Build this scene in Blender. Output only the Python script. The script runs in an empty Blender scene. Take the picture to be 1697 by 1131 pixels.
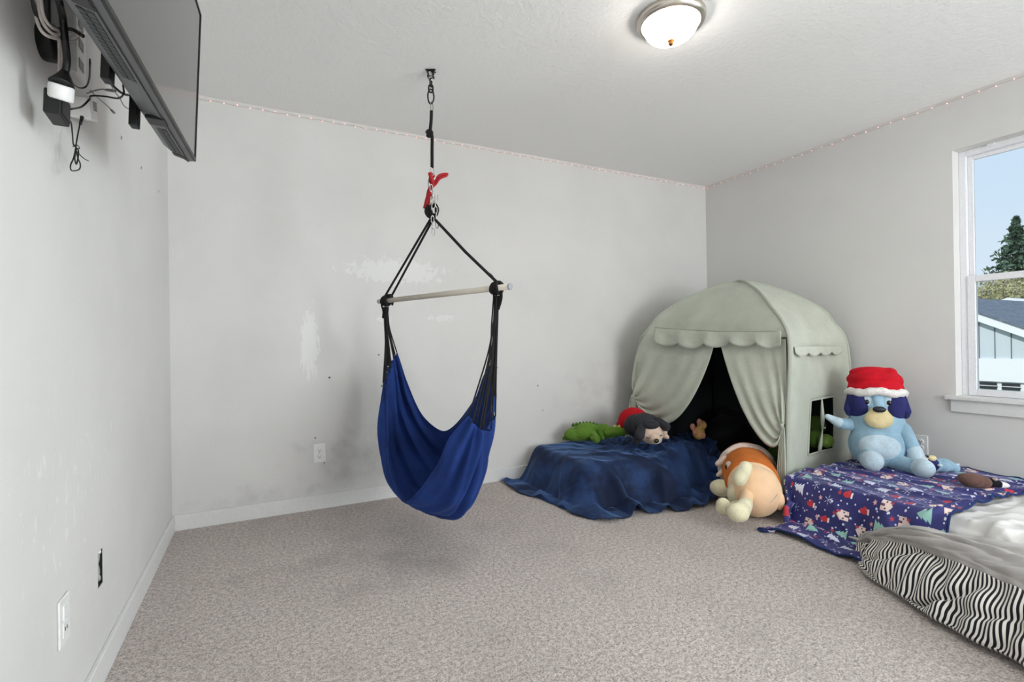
import bpy, bmesh, math, random
import numpy as np
from mathutils import Vector, Matrix
random.seed(7); rng = np.random.default_rng(7)
SC = bpy.context.scene
COL = SC.collection
# ------------------------------------------------------------------ camera
F_PX = 819.15; YAW = -.4683; PIT = .0022; ROLL = -.0148
CAM = np.array([.4529, -3.2842, 1.0157])
W = 4.1585; H = 2.44            # room: x 0..W, back wall y=0, camera looks towards +y
_c, _s = math.cos(YAW), math.sin(YAW)
FW = np.array([-_s*math.cos(PIT), _c*math.cos(PIT), math.sin(PIT)])
RT = np.array([_c, _s, 0.]); UP = np.cross(RT, FW)
RT, UP = RT*math.cos(ROLL)+UP*math.sin(ROLL), -RT*math.sin(ROLL)+UP*math.cos(ROLL)
cd = bpy.data.cameras.new('camera'); cam = bpy.data.objects.new('camera', cd); COL.objects.link(cam)
cd.sensor_width = 36; cd.lens = 36*F_PX/1697; cd.clip_start = .02; cd.clip_end = 300
m = Matrix(((RT[0], UP[0], -FW[0], CAM[0]), (RT[1], UP[1], -FW[1], CAM[1]), (RT[2], UP[2], -FW[2], CAM[2]), (0, 0, 0, 1)))
cam.matrix_world = m
SC.camera = cam
def ray(x, y): return FW + RT*(x-848.5)/F_PX - UP*(y-565.5)/F_PX
def onp(x, y, ax, v):
    """measured photo point -> world point on the plane coordinate[ax] = v"""
    d = ray(x, y); return CAM + d*(v-CAM[ax])/d[ax]
def atd(x, y, dep): return CAM + ray(x, y)*dep
# ------------------------------------------------------------------ view, world, lights
SC.view_settings.view_transform = 'Standard'; SC.view_settings.look = 'None'
SC.view_settings.gamma = 1; SC.view_settings.exposure = 0.0; SC.view_settings.use_curve_mapping = False
wd = bpy.data.worlds.new('sky'); SC.world = wd; wd.use_nodes = True
nt = wd.node_tree; nt.nodes.clear()
wo = nt.nodes.new('ShaderNodeOutputWorld'); bg = nt.nodes.new('ShaderNodeBackground')
tc = nt.nodes.new('ShaderNodeTexCoord'); sp = nt.nodes.new('ShaderNodeSeparateXYZ'); cr = nt.nodes.new('ShaderNodeValToRGB')
nt.links.new(tc.outputs['Generated'], sp.inputs[0]); nt.links.new(sp.outputs['Z'], cr.inputs[0])
cr.color_ramp.elements[0].position = 0.0; cr.color_ramp.elements[0].color = (.78, .87, .97, 1)
cr.color_ramp.elements[1].position = 0.7; cr.color_ramp.elements[1].color = (.46, .66, .95, 1)
e = cr.color_ramp.elements.new(.2); e.color = (.66, .81, .98, 1)
nt.links.new(cr.outputs[0], bg.inputs[0]); bg.inputs[1].default_value = 1.0; nt.links.new(bg.outputs[0], wo.inputs[0])
def light(name, kind, loc, rot, energy, color=(1, 1, 1), **kw):
    l = bpy.data.lights.new(name, kind); l.energy = energy; l.color = color
    for k, v in kw.items(): setattr(l, k, v)
    o = bpy.data.objects.new(name, l); o.location = loc; o.rotation_euler = rot; COL.objects.link(o); return o
# sun over the street (high, from behind the house: lights the neighbour's roof and wall)
light('sun', 'SUN', (0, 0, 8), (0, math.radians(-50), 0), 3.2, (1, .96, .9), angle=.01)
# unseen fill lights added behind the camera and outside the right wall
light('rear_fill_light', 'AREA', (2.8, -5.64, 1.35), (math.radians(112), 0, 0), 106, (.955, .975, 1), shape='RECTANGLE', size=2.0, size_y=1.7)
light('right_fill_light', 'AREA', (W+.22, -4.4, 1.4), (math.radians(90), 0, math.radians(90)), 122, (.90, .95, 1), shape='RECTANGLE', size=1.2, size_y=1.3)
# ------------------------------------------------------------------ node expressions
class X:
    """tiny expression helper that writes Math nodes"""
    def __init__(s, nt, v): s.nt = nt; s.v = v
    def _op(s, op, *a):
        n = s.nt.nodes.new('ShaderNodeMath'); n.operation = op
        for i, q in enumerate((s,)+a):
            q = q.v if isinstance(q, X) else q
            if isinstance(q, (int, float)): n.inputs[i].default_value = q
            else: s.nt.links.new(q, n.inputs[i])
        return X(s.nt, n.outputs[0])
    def __add__(s, o): return s._op('ADD', o)
    __radd__ = __add__
    def __sub__(s, o): return s._op('SUBTRACT', o)
    def __rsub__(s, o): return (s*-1)+o
    def __mul__(s, o): return s._op('MULTIPLY', o)
    __rmul__ = __mul__
    def __truediv__(s, o): return s._op('DIVIDE', o)
    def __lt__(s, o): return s._op('LESS_THAN', o)
    def __gt__(s, o): return s._op('GREATER_THAN', o)
    def abs(s): return s._op('ABSOLUTE')
    def floor(s): return s._op('FLOOR')
    def mod(s, o): return s._op('FLOORED_MODULO', o)
    def sin(s): return s._op('SINE')
    def cos(s): return s._op('COSINE')
    def sqrt(s): return s._op('SQRT')
    def min(s, o): return s._op('MINIMUM', o)
    def max(s, o): return s._op('MAXIMUM', o)
    def atan2(s, o): return s._op('ARCTAN2', o)
    def clamp(s):
        r = s._op('ADD', 0.0); r.v.node.use_clamp = True; return r
    def step(s, a, b):
        n = s.nt.nodes.new('ShaderNodeMapRange'); n.interpolation_type = 'SMOOTHSTEP'
        s.nt.links.new(s.v, n.inputs[0]); n.inputs[1].default_value = a; n.inputs[2].default_value = b
        return X(s.nt, n.outputs[0])
def lin(c):
    return tuple(((x/255)/12.92 if x/255 <= .04045 else ((x/255+.055)/1.055)**2.4) for x in c)+(1,)
class Mat:
    def __init__(s, name, col=(128, 128, 128), rough=.6, metal=0, **kw):
        s.m = bpy.data.materials.new(name); s.m.use_nodes = True; s.nt = s.m.node_tree
        s.b = s.nt.nodes['Principled BSDF']
        s.set('Base Color', lin(col)); s.set('Roughness', rough); s.set('Metallic', metal)
        for k, v in kw.items(): s.set(k.replace('_', ' '), v)
    def set(s, k, v):
        i = s.b.inputs[k]
        if isinstance(v, X): s.nt.links.new(v.v, i)
        elif hasattr(v, 'is_linked') or hasattr(v, 'links'): s.nt.links.new(v, i)
        else: i.default_value = v
    def coords(s, kind='Object'):
        t = s.nt.nodes.new('ShaderNodeTexCoord'); return t.outputs[kind]
    def xyz(s, kind='Object'):
        q = s.nt.nodes.new('ShaderNodeSeparateXYZ'); s.nt.links.new(s.coords(kind), q.inputs[0])
        return [X(s.nt, o) for o in q.outputs]
    def noise(s, scale, detail=3, rough=.5, vec=None, scl=None, kind='Object'):
        n = s.nt.nodes.new('ShaderNodeTexNoise'); n.inputs['Scale'].default_value = scale
        n.inputs['Detail'].default_value = detail; n.inputs['Roughness'].default_value = rough
        v = vec or s.coords(kind)
        if scl:
            mp = s.nt.nodes.new('ShaderNodeMapping'); mp.inputs['Scale'].default_value = scl
            s.nt.links.new(v, mp.inputs[0]); v = mp.outputs[0]
        s.nt.links.new(v, n.inputs['Vector']); return X(s.nt, n.outputs['Fac'])
    def mix(s, f, a, b):
        n = s.nt.nodes.new('ShaderNodeMix'); n.data_type = 'RGBA'
        for k, v in ((0, f), (6, a), (7, b)):
            if isinstance(v, X): v = v.v
            if isinstance(v, tuple) and len(v) == 3: v = lin(v)
            if isinstance(v, (tuple, float, int)): n.inputs[k].default_value = v
            else: s.nt.links.new(v, n.inputs[k])
        return n.outputs[2]
    def bump(s, h, strength=.3, dist=.01):
        n = s.nt.nodes.new('ShaderNodeBump'); n.inputs['Strength'].default_value = strength; n.inputs['Distance'].default_value = dist
        s.nt.links.new(h.v, n.inputs['Height']); s.nt.links.new(n.outputs[0], s.b.inputs['Normal'])
def plain(name, col, rough=.6, metal=0, grain=0, gs=60, **kw):
    M = Mat(name, col, rough, metal, **kw)
    f = M.noise(gs, 2)
    c2 = tuple(max(0, x*.93) for x in col)
    M.set('Base Color', M.mix(f, col, c2))
    if grain: M.bump(M.noise(gs*6, 2), grain, .002)
    return M.m
def plush(name, col, dark=.86, sheen=.5, gs=220, bump=.5, var=14):
    M = Mat(name, col, .9, 0)
    M.set('Sheen Weight', sheen); M.set('Sheen Roughness', .45); M.set('Sheen Tint', lin(tuple(min(255, x+50) for x in col)))
    M.set('Specular IOR Level', .15)
    f = (M.noise(var, 3)*.6 + M.noise(gs, 2)*.4).step(.35, .65)
    M.set('Base Color', M.mix(f, tuple(x*dark for x in col), col))
    M.bump(M.noise(gs, 3, .7), bump, .004)
    return M.m
def cloth_mat(name, col, weave=900, rough=.85, sheen=.25, dark=.9, bump=.15):
    M = Mat(name, col, rough, 0); M.set('Sheen Weight', sheen); M.set('Specular IOR Level', .2)
    f = M.noise(6, 4).step(.3, .7)
    M.set('Base Color', M.mix(f, tuple(x*dark for x in col), col))
    M.bump(M.noise(weave, 2), bump, .001)
    return M.m
# ------------------------------------------------------------------ object helpers
def world_loc(o):
    p = np.zeros(3)
    while o is not None:
        p = p + np.array(o.location); o = o.parent
    return p
def tag(o, label=None, cat=None, group=None, kind=None):
    if label: o['label'] = label
    if cat: o['category'] = cat
    if group: o['group'] = group
    if kind: o['kind'] = kind
    return o
def empty(name, loc, label, cat, group=None):
    o = bpy.data.objects.new(name, None); o.location = tuple(float(v) for v in loc); o.empty_display_size = .1
    COL.objects.link(o); return tag(o, label, cat, group)
def mk(name, V, Fc, mat, parent=None, smooth=True, uv=None, loc=None, mats=None, mi=None):
    """link one mesh object; V are world coordinates"""
    V = np.asarray(V, float); base = world_loc(parent) if parent is not None else (np.array(loc, float) if loc is not None else np.zeros(3))
    me = bpy.data.meshes.new(name); me.from_pydata((V-base).tolist(), [], [tuple(int(i) for i in f) for f in Fc]); me.update()
    bm = bmesh.new(); bm.from_mesh(me); bmesh.ops.recalc_face_normals(bm, faces=bm.faces) if uv is None else None; bm.to_mesh(me); bm.free()
    if smooth:
        me.polygons.foreach_set('use_smooth', [True]*len(me.polygons))
    for q in (mats or [mat]): me.materials.append(q)
    if mi is not None: me.polygons.foreach_set('material_index', mi)
    if uv is not None:
        l = me.uv_layers.new(name='UVMap'); idx = np.empty(len(me.loops), int); me.loops.foreach_get('vertex_index', idx)
        l.data.foreach_set('uv', np.asarray(uv, float)[idx].ravel())
    o = bpy.data.objects.new(name, me); COL.objects.link(o)
    if parent is not None: o.parent = parent
    elif loc is not None: o.location = tuple(float(v) for v in loc)
    return o
class G:
    """geometry collector"""
    def __init__(s): s.V = []; s.F = []
    def add(s, V, Fc):
        n = len(s.V); s.V += [tuple(map(float, v)) for v in V]; s.F += [tuple(int(i)+n for i in f) for f in Fc]; return s
    def box(s, lo, hi, R=None, org=None):
        a, b = lo, hi
        V = [(x, y, z) for x in (a[0], b[0]) for y in (a[1], b[1]) for z in (a[2], b[2])]
        if R is not None: V = [tuple(np.array(org)+R[0]*v[0]+R[1]*v[1]+R[2]*v[2]) for v in V]
        return s.add(V, [(0, 1, 3, 2), (4, 6, 7, 5), (0, 4, 5, 1), (2, 3, 7, 6), (0, 2, 6, 4), (1, 5, 7, 3)])
    def tube(s, P, r, n=10, cap=True, closed=False):
        P = np.asarray(P, float); m_ = len(P); r = np.broadcast_to(np.asarray(r, float), (m_,))
        if closed: T = np.roll(P, -1, 0)-np.roll(P, 1, 0)
        else: T = np.gradient(P, axis=0)
        T /= np.linalg.norm(T, axis=1)[:, None]+1e-12
        a = np.array([0, 0, 1.]) if abs(T[0][2]) < .9 else np.array([1., 0, 0])
        N = np.cross(T[0], a); N /= np.linalg.norm(N); V = []
        for i in range(m_):
            N = N-T[i]*(N@T[i]); N /= np.linalg.norm(N)+1e-12; B = np.cross(T[i], N)
            for k in range(n):
                t = 2*math.pi*k/n; V.append(P[i]+r[i]*(N*math.cos(t)+B*math.sin(t)))
        Fc = []
        for i in range(m_ if closed else m_-1):
            j = (i+1) % m_
            for k in range(n): Fc.append((i*n+k, i*n+(k+1) % n, j*n+(k+1) % n, j*n+k))
        if cap and not closed: Fc.append(tuple(range(n))[::-1]); Fc.append(tuple((m_-1)*n+k for k in range(n)))
        return s.add(V, Fc)
    def ell(s, c, r, R=None, nu=28, nv=18):
        """ellipsoid; R rows = axes"""
        V = []; R = np.eye(3) if R is None else np.array(R, float)
        for i in range(nv+1):
            th = math.pi*i/nv
            for k in range(nu):
                ph = 2*math.pi*k/nu
                d = np.array([math.sin(th)*math.cos(ph)*r[0], math.sin(th)*math.sin(ph)*r[1], math.cos(th)*r[2]])
                V.append(np.array(c)+d@R)
        Fc = [(i*nu+k, i*nu+(k+1) % nu, (i+1)*nu+(k+1) % nu, (i+1)*nu+k) for i in range(nv) for k in range(nu)]
        return s.add(V, Fc)
    def lathe(s, prof, c, ax=(0, 0, 1), n=40):
        ax = np.array(ax, float)/np.linalg.norm(ax); a = np.array([1., 0, 0]) if abs(ax[0]) < .9 else np.array([0, 1., 0])
        N = np.cross(ax, a); N /= np.linalg.norm(N); B = np.cross(ax, N); V = []
        for (r_, h) in prof:
            for k in range(n):
                t = 2*math.pi*k/n; V.append(np.array(c)+ax*h+r_*(N*math.cos(t)+B*math.sin(t)))
        Fc = [(i*n+k, i*n+(k+1) % n, (i+1)*n+(k+1) % n, (i+1)*n+k) for i in range(len(prof)-1) for k in range(n)]
        if prof[0][0] > 1e-5: Fc.append(tuple(range(n))[::-1])
        if prof[-1][0] > 1e-5: Fc.append(tuple((len(prof)-1)*n+k for k in range(n)))
        return s.add(V, Fc)
    def obj(s, name, mat, parent=None, smooth=True, bevel=0, remesh=0, sm=0, loc=None, weld=True):
        o = mk(name, s.V, s.F, mat, parent, smooth, loc=loc)
        if remesh:
            q = o.modifiers.new('remesh', 'REMESH'); q.mode = 'VOXEL'; q.voxel_size = remesh; q.use_smooth_shade = True
            if sm: q = o.modifiers.new('smooth', 'SMOOTH'); q.iterations = sm; q.factor = .5
        if bevel:
            q = o.modifiers.new('bevel', 'BEVEL'); q.width = bevel; q.segments = 3; q.limit_method = 'ANGLE'; q.angle_limit = math.radians(40)
            o.data.polygons.foreach_set('use_smooth', [False]*len(o.data.polygons))
            for p in o.data.polygons: p.use_smooth = True
            o.modifiers.new('wn', 'WEIGHTED_NORMAL').keep_sharp = True
        return o
def cat(P, n=8, closed=False):
    """Catmull-Rom through points"""
    P = np.asarray(P, float)
    if closed: Q = np.vstack([P[-1], P, P[0], P[1]])
    else: Q = np.vstack([2*P[0]-P[1], P, 2*P[-1]-P[-2]])
    out = []
    for i in range(1, len(Q)-2):
        for k in range(n):
            t = k/n; a, b, c, d = Q[i-1], Q[i], Q[i+1], Q[i+2]
            out.append(.5*((2*b)+(-a+c)*t+(2*a-5*b+4*c-d)*t*t+(-a+3*b-3*c+d)*t**3))
    if not closed: out.append(P[-1])
    return np.array(out)
def resamp(P, n):
    P = np.asarray(P, float); C_ = cat(P, 12); s = np.r_[0, np.cumsum(np.linalg.norm(np.diff(C_, axis=0), axis=1))]
    t = np.linspace(0, s[-1], n); return np.stack([np.interp(t, s, C_[:, k]) for k in range(C_.shape[1])], 1)
def gridfaces(ny, nx): return [(j*nx+i, j*nx+i+1, (j+1)*nx+i+1, (j+1)*nx+i) for j in range(ny-1) for i in range(nx-1)]
def catgrid(Gr, nr, nc):
    """smooth surface through a control grid [rows][cols][3] -> (R,C,3)"""
    Gr = np.asarray(Gr, float)
    def up(A, n):  # along axis 0, parameter-uniform
        out = cat(A.reshape(len(A), -1), n); return out.reshape((len(out),)+A.shape[1:])
    A = up(Gr, nr); A = np.swapaxes(up(np.swapaxes(A, 0, 1), nc), 0, 1); return A
def vnoise(P, f, seed=0):
    """cheap smooth value noise on (...,2 or 3) points"""
    r_ = np.random.default_rng(seed); out = 0
    for k in range(6):
        d = r_.normal(size=P.shape[-1]); d /= np.linalg.norm(d); out = out+np.sin(P@d*f*(.6+.9*r_.random())*2*math.pi+r_.random()*6.28)
    return out/6
# ------------------------------------------------------------------ cloth relaxation (position based)
def drape(P, X0, push, steps=160, iters=10, g=.9, fric=.25, bend=.25, pin=None, dt=1/30):
    """P: (ny,nx,3) start, X0: (ny,nx,2) rest coordinates, push(P)->(P,contact)"""
    P = P.copy(); V = np.zeros_like(P); ny, nx = P.shape[:2]
    prs = []
    def addp(sa, sb, k):
        L = np.linalg.norm(X0[sa]-X0[sb], axis=-1); prs.append((sa, sb, L, k))
    S = slice
    for o in (0, 1):
        def pr(o_, n): e_ = o_+((n-o_)//2)*2; return S(o_, e_, 2), S(o_+1, e_, 2)
        a, b = pr(o, nx); addp((S(None), a), (S(None), b), 1.)
        a, b = pr(o, ny); addp((a, S(None)), (b, S(None)), 1.)
        a, b = pr(o, ny)
        addp((a, S(0, nx-1)), (b, S(1, nx)), .6); addp((a, S(1, nx)), (b, S(0, nx-1)), .6)
    def idx(n):
        i = np.arange(n-2); return [i[(i % 4 < 2)], i[(i % 4 >= 2)]]
    for q in idx(nx): addp((S(None), q), (S(None), q+2), bend)
    for q in idx(ny): addp((q, S(None)), (q+2, S(None)), bend)
    P0 = P.copy()
    for st in range(steps):
        V[..., 2] -= g*9.8*dt*.35; V *= .96
        Q = P+V*dt
        for it in range(iters):
            for sa, sb, L, k in prs:
                A = Q[sa]; B = Q[sb]; d = B-A; l = np.sqrt((d*d).sum(-1))+1e-9
                kk = np.where(l > L, k, k*.55)
                c = (kk*.5*(l-L)/l)[..., None]*d
                Q[sa] = A+c; Q[sb] = B-c
            if pin is not None: Q[pin] = P0[pin]
            if it % 3 == 2 or it == iters-1: Q, con = push(Q)
        V = (Q-P)/dt; V[con] *= fric
        sp_ = np.linalg.norm(V, axis=-1, keepdims=True); V *= np.minimum(1, 1.2/(sp_+1e-9))
        P = Q
    return P
# ================================================================== SETTING
def wall_material(name, col, marks=None):
    M = Mat(name, col, .75); M.set('Specular IOR Level', .25)
    c = M.mix((M.noise(1.3, 4, .6)).step(.35, .75), col, tuple(x*.965 for x in col))
    if marks: c = marks(M, c)
    M.set('Base Color', c)
    M.bump(M.noise(70, 3, .55)+M.noise(260, 2)*.4, .16, .004)
    return M.m
WALLC = (216, 215, 212)
def back_marks(M, c):
    x, y, z = M.xyz()
    n = M.noise(26, 4, .75); n2 = M.noise(9, 3)
    def patch(cx, cz, rx, rz, th, s=n):
        d = (((x-cx)/rx)*((x-cx)/rx)+((z-cz)/rz)*((z-cz)/rz)).sqrt()
        return (s*1.0+(1.0-d)*.42).step(th, th+.05)
    w = patch(1.27, 1.50, .42, .105, .60).max(patch(1.58, 1.19, .25, .05, .74)).max(patch(1.18, 1.18, .1, .05, .74))
    st = M.noise(14, 4, .7, scl=(4.5, 1, .9))
    w = w.max(patch(.715, 1.02, .055, .23, .52, st))
    c = M.mix(w*.75, c, (228, 228, 226))
    # greyish scuffing low on the wall behind the swing
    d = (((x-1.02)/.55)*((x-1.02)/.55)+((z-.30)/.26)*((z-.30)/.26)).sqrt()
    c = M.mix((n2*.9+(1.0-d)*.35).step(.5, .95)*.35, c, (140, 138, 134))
    d = (((x-.35)/.5)*((x-.35)/.5)+((z-.12)/.12)*((z-.12)/.12)).sqrt()
    c = M.mix((n2*.9+(1.0-d)*.3).step(.5, .95)*.3, c, (140, 137, 133))
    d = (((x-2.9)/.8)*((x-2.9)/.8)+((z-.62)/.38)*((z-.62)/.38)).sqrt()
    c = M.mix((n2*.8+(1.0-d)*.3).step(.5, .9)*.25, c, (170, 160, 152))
    for (px, pz, r_) in ((1.135, .945, .006), (1.15, .74, .006), (.79, .28, .004), (.74, .44, .005), (2.33, .68, .006), (2.37, .49, .005), (1.99, .83, .004)):
        d = (((x-px)*(x-px)+(z-pz)*(z-pz)).sqrt()+(n-.5)*.004)
        c = M.mix((d < r_)*.8, c, (70, 68, 66))
    return c
def left_marks(M, c):
    x, y, z = M.xyz()
    n = M.noise(22, 4, .7, scl=(1, 1.6, .7)); n2 = M.noise(60, 4, .8, scl=(1, 3, .6))
    d = (((y+1.55)/.75)*((y+1.55)/.75)+((z-.62)/.5)*((z-.62)/.5)).sqrt()
    c = M.mix((n*1.0+(1.0-d)*.12).step(.66, .74)*.45, c, (232, 232, 232))
    c = M.mix((n2*1.0+(1.0-d)*.10).step(.72, .78)*.5, c, (120, 118, 116))
    return c
M_wall = wall_material('wall_paint', WALLC); M_wallb = wall_material('wall_paint_back', WALLC, back_marks); M_walll = wall_material('wall_paint_left', WALLC, left_marks)
M_ceil = Mat('ceiling_paint', (240, 240, 238), .85); M_ceil.set('Specular IOR Level', .15)
M_ceil.bump((M_ceil.noise(38, 3, .6).step(.42, .6))+M_ceil.noise(140, 2)*.5, .17, .006); M_ceil = M_ceil.m
M_trim = plain('white_trim_paint', (226, 226, 224), .4)
def slab_holes(axis, p0, p1, u0, u1, z0, z1, holes):
    """boxes of a wall whose thickness runs along axis (0=x,1=y); holes = list of (ua,ub,za,zb)"""
    g = G(); us = sorted({u0, u1, *[h[0] for h in holes], *[h[1] for h in holes]}); zs = sorted({z0, z1, *[h[2] for h in holes], *[h[3] for h in holes]})
    # cell grid with shared vertices so that the surface stays seamless
    nx, nz = len(us), len(zs); V = []
    for p in (p0, p1):
        for u in us:
            for z in zs: V.append((p, u, z) if axis == 0 else (u, p, z))
    def vid(s, i, k): return s*nx*nz+i*nz+k
    def solid(i, k):
        if i < 0 or k < 0 or i >= nx-1 or k >= nz-1: return False
        cu, cz = (us[i]+us[i+1])/2, (zs[k]+zs[k+1])/2
        return not any(h[0] < cu < h[1] and h[2] < cz < h[3] for h in holes)
    Fc = []
    for i in range(nx-1):
        for k in range(nz-1):
            if not solid(i, k): continue
            Fc += [(vid(0, i, k), vid(0, i+1, k), vid(0, i+1, k+1), vid(0, i, k+1)), (vid(1, i, k), vid(1, i, k+1), vid(1, i+1, k+1), vid(1, i+1, k))]
            for (di, dk, a, b) in ((-1, 0, (i, k), (i, k+1)), (1, 0, (i+1, k), (i+1, k+1)), (0, -1, (i, k), (i+1, k)), (0, 1, (i, k+1), (i+1, k+1))):
                if not solid(i+di, k+dk): Fc.append((vid(0, *a), vid(0, *b), vid(1, *b), vid(1, *a)))
    return g.add(V, Fc)
YR = -5.5
WIN1 = (-3.34, -1.84, .655, 2.125); ADDED_WIN2 = (-5.05, -3.75, .655, 2.125); ADDED_WIN3 = (1.7, 3.9, .4, 2.2)  # only the first window is known; the other two are added for fill light
HOLE = (-1.372, -1.316, .283, .392)
tag(slab_holes(1, 0, .13, -.13, W+.13, 0, H, []).obj('wall_back', M_wallb, smooth=False), kind='structure')
tag(slab_holes(0, -.13, 0, YR, 0, 0, H, [HOLE]).obj('wall_left', M_walll, smooth=False), kind='structure')
tag(slab_holes(0, W, W+.13, YR, 0, 0, H, [(*q[:2], q[2]-.012, q[3]) for q in (WIN1, ADDED_WIN2)]).obj('wall_right', M_wall, smooth=False), kind='structure')
tag(slab_holes(1, YR-.13, YR, -.13, W+.13, 0, H, [ADDED_WIN3]).obj('wall_rear', M_wall, smooth=False), kind='structure')
tag(G().box((-.13, YR-.13, H), (W+.13, .13, H+.1)).obj('ceiling', M_ceil, smooth=False), kind='structure')
# carpet
MC = Mat('carpet_pile', (178, 168, 162), .95); MC.set('Sheen Weight', .3); MC.set('Specular IOR Level', .1)
a = MC.noise(165, 4, .75); b = MC.noise(62, 3, .65); c3 = MC.noise(3.2, 4, .6); c4 = MC.noise(1.1, 3, .5)
v = MC.nt.nodes.new('ShaderNodeTexVoronoi'); v.inputs['Scale'].default_value = 95; MC.nt.links.new(MC.coords(), v.inputs['Vector'])
vd = X(MC.nt, v.outputs['Distance'])
col = MC.mix((a*.65+b*.35).step(.38, .6), (158, 143, 135), (255, 242, 234))
col = MC.mix(c3.step(.45, .8)*.28, col, (160, 147, 139)); col = MC.mix(c4.step(.45, .7)*.12, col, (150, 142, 138))
x_, y_, z_ = MC.xyz()
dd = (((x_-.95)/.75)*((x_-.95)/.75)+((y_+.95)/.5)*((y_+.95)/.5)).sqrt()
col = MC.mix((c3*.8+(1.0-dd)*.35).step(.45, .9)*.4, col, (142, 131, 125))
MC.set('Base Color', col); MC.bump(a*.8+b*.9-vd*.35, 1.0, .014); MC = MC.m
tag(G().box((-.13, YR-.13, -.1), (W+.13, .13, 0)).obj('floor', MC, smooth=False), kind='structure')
def board(name, lo, hi): return tag(G().box(lo, hi).obj(name, M_trim, bevel=.003), kind='structure')
board('baseboard_back', (0, -.014, 0), (W, 0, .088)); board('baseboard_left', (0, YR, 0), (.014, -.014, .088))
board('baseboard_right', (W-.014, YR, 0), (W, -.014, .088)); board('baseboard_rear', (.014, YR, 0), (W-.014, YR+.014, .088))
# windows
M_vinyl = plain('white_vinyl', (236, 237, 240), .35)
MG = bpy.data.materials.new('window_glass'); MG.use_nodes = True; n_ = MG.node_tree; n_.nodes.clear()
o_ = n_.nodes.new('ShaderNodeOutputMaterial'); t_ = n_.nodes.new('ShaderNodeBsdfTransparent'); gl = n_.nodes.new('ShaderNodeBsdfGlossy'); mx = n_.nodes.new('ShaderNodeMixShader'); fr = n_.nodes.new('ShaderNodeFresnel')
t_.inputs[0].default_value = (.97, .985, .98, 1); gl.inputs['Roughness'].default_value = .01; fr.inputs[0].default_value = 1.2
n_.links.new(fr.outputs[0], mx.inputs[0]); n_.links.new(t_.outputs[0], mx.inputs[1]); n_.links.new(gl.outputs[0], mx.inputs[2]); n_.links.new(mx.outputs[0], o_.inputs[0])
def frame_rect(g, X0, X1, y0, y1, z0, z1, w):
    g.box((X0, y0, z0), (X1, y0+w, z1)); g.box((X0, y1-w, z0), (X1, y1, z1)); g.box((X0, y0+w, z0), (X1, y1-w, z0+w)); g.box((X0, y0+w, z1-w), (X1, y1-w, z1)); return g
def window(name, y0, y1, z0, z1, full=True):
    root = bpy.data.objects.new(name, None); root.location = (W+.1, (y0+y1)/2, z0); COL.objects.link(root); tag(root, kind='structure')
    zm = 1.36; xa, xb = W+.075, W+.125
    frame_rect(G(), xa, xb, y0, y1, z0, z1, .034).obj('window_frame', M_vinyl, root, bevel=.003)
    u = frame_rect(G(), xa+.024, xb-.006, y0+.034, y1-.034, zm-.02, z1-.034, .026).obj('upper_sash', M_vinyl, root, bevel=.003)
    G().box((xa+.036, y0+.05, zm), (xa+.041, y1-.05, z1-.05)).obj('glass_pane', MG, u, smooth=False)
    l = frame_rect(G(), xa-.006, xa+.026, y0+.034, y1-.034, z0+.002, zm+.012, .038).obj('lower_sash', M_vinyl, root, bevel=.003)
    G().box((xa+.006, y0+.06, z0+.03), (xa+.011, y1-.06, zm)).obj('glass_pane', MG, l, smooth=False)
    return root
w1 = window('window_1', *WIN1); window('added_window_2', *ADDED_WIN2)  # the second one is unseen, added to carry the right fill light
G().box((W+.062, -2.01, WIN1[3]-.012), (W+.08, -1.975, WIN1[3])).obj('blind_bracket', M_vinyl, w1, bevel=.002)
r3 = bpy.data.objects.new('added_window_3', None); r3.location = (2.1, YR-.07, .4); COL.objects.link(r3); tag(r3, kind='structure')  # unseen rear window, made up to carry the rear fill light
g = G()
for a_ in (1.7, 2.78, 3.86): g.box((a_, YR-.11, .4), (a_+.04, YR-.05, 2.2))
g.box((1.74, YR-.11, .4), (3.86, YR-.05, .44)); g.box((1.74, YR-.11, 2.16), (3.86, YR-.05, 2.2)); g.obj('window_frame', M_vinyl, r3, bevel=.003)
for i, (ya, yb) in enumerate(((WIN1[0], WIN1[1]), (ADDED_WIN2[0], ADDED_WIN2[1]))):
    tag(G().box((W-.035, ya-.045, .632), (W+.078, yb+.045, .655)).obj('trim_%d' % (2*i+1), M_trim, bevel=.004), kind='structure')
    tag(G().box((W-.016, ya-.022, .560), (W, yb+.022, .632)).obj('trim_%d' % (2*i+2), M_trim, bevel=.003), kind='structure')
# ================================================================== OUTSIDE
M_side = plain('pale_siding', (196, 206, 212), .7); M_roof = Mat('asphalt_shingle', (74, 82, 92), .9)
M_roof.set('Base Color', M_roof.mix(M_roof.noise(6, 4, .7, scl=(1, 1, 1)).step(.3, .7), (84, 94, 106), (116, 124, 134))); M_roof = M_roof.m
M_groove = plain('siding_groove', (88, 98, 106), .8); M_white = plain('white_outdoor_paint', (232, 234, 236), .6)  # batten strips are a darker grey than the siding
M_darkglass = plain('dark_garage_glass', (40, 42, 44), .2); M_grass = plain('lawn_green', (104, 120, 84), .95, gs=3)
XH = 22.0
pa, pb = onp(1625, 524, 0, XH), onp(1697, 548.5, 0, XH); sl = (pa[2]-pb[2])/(pa[1]-pb[1])
yp = pa[1]+1.3; zp = pa[2]+sl*1.3; zs = onp(1660, 595, 0, XH)[2]; zw = onp(1660, 633, 0, XH)[2]; zg = -3.0
hs = empty('neighbour_house', (XH, yp, zg), 'pale blue-grey house with a dark shingle gable roof seen through the window', 'house')
half = (zp-zs)/sl
gv = [(XH, yp-half, zs), (XH, yp+half, zs), (XH, yp, zp)]
gv2 = [(XH+12, *q[1:]) for q in gv]
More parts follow.
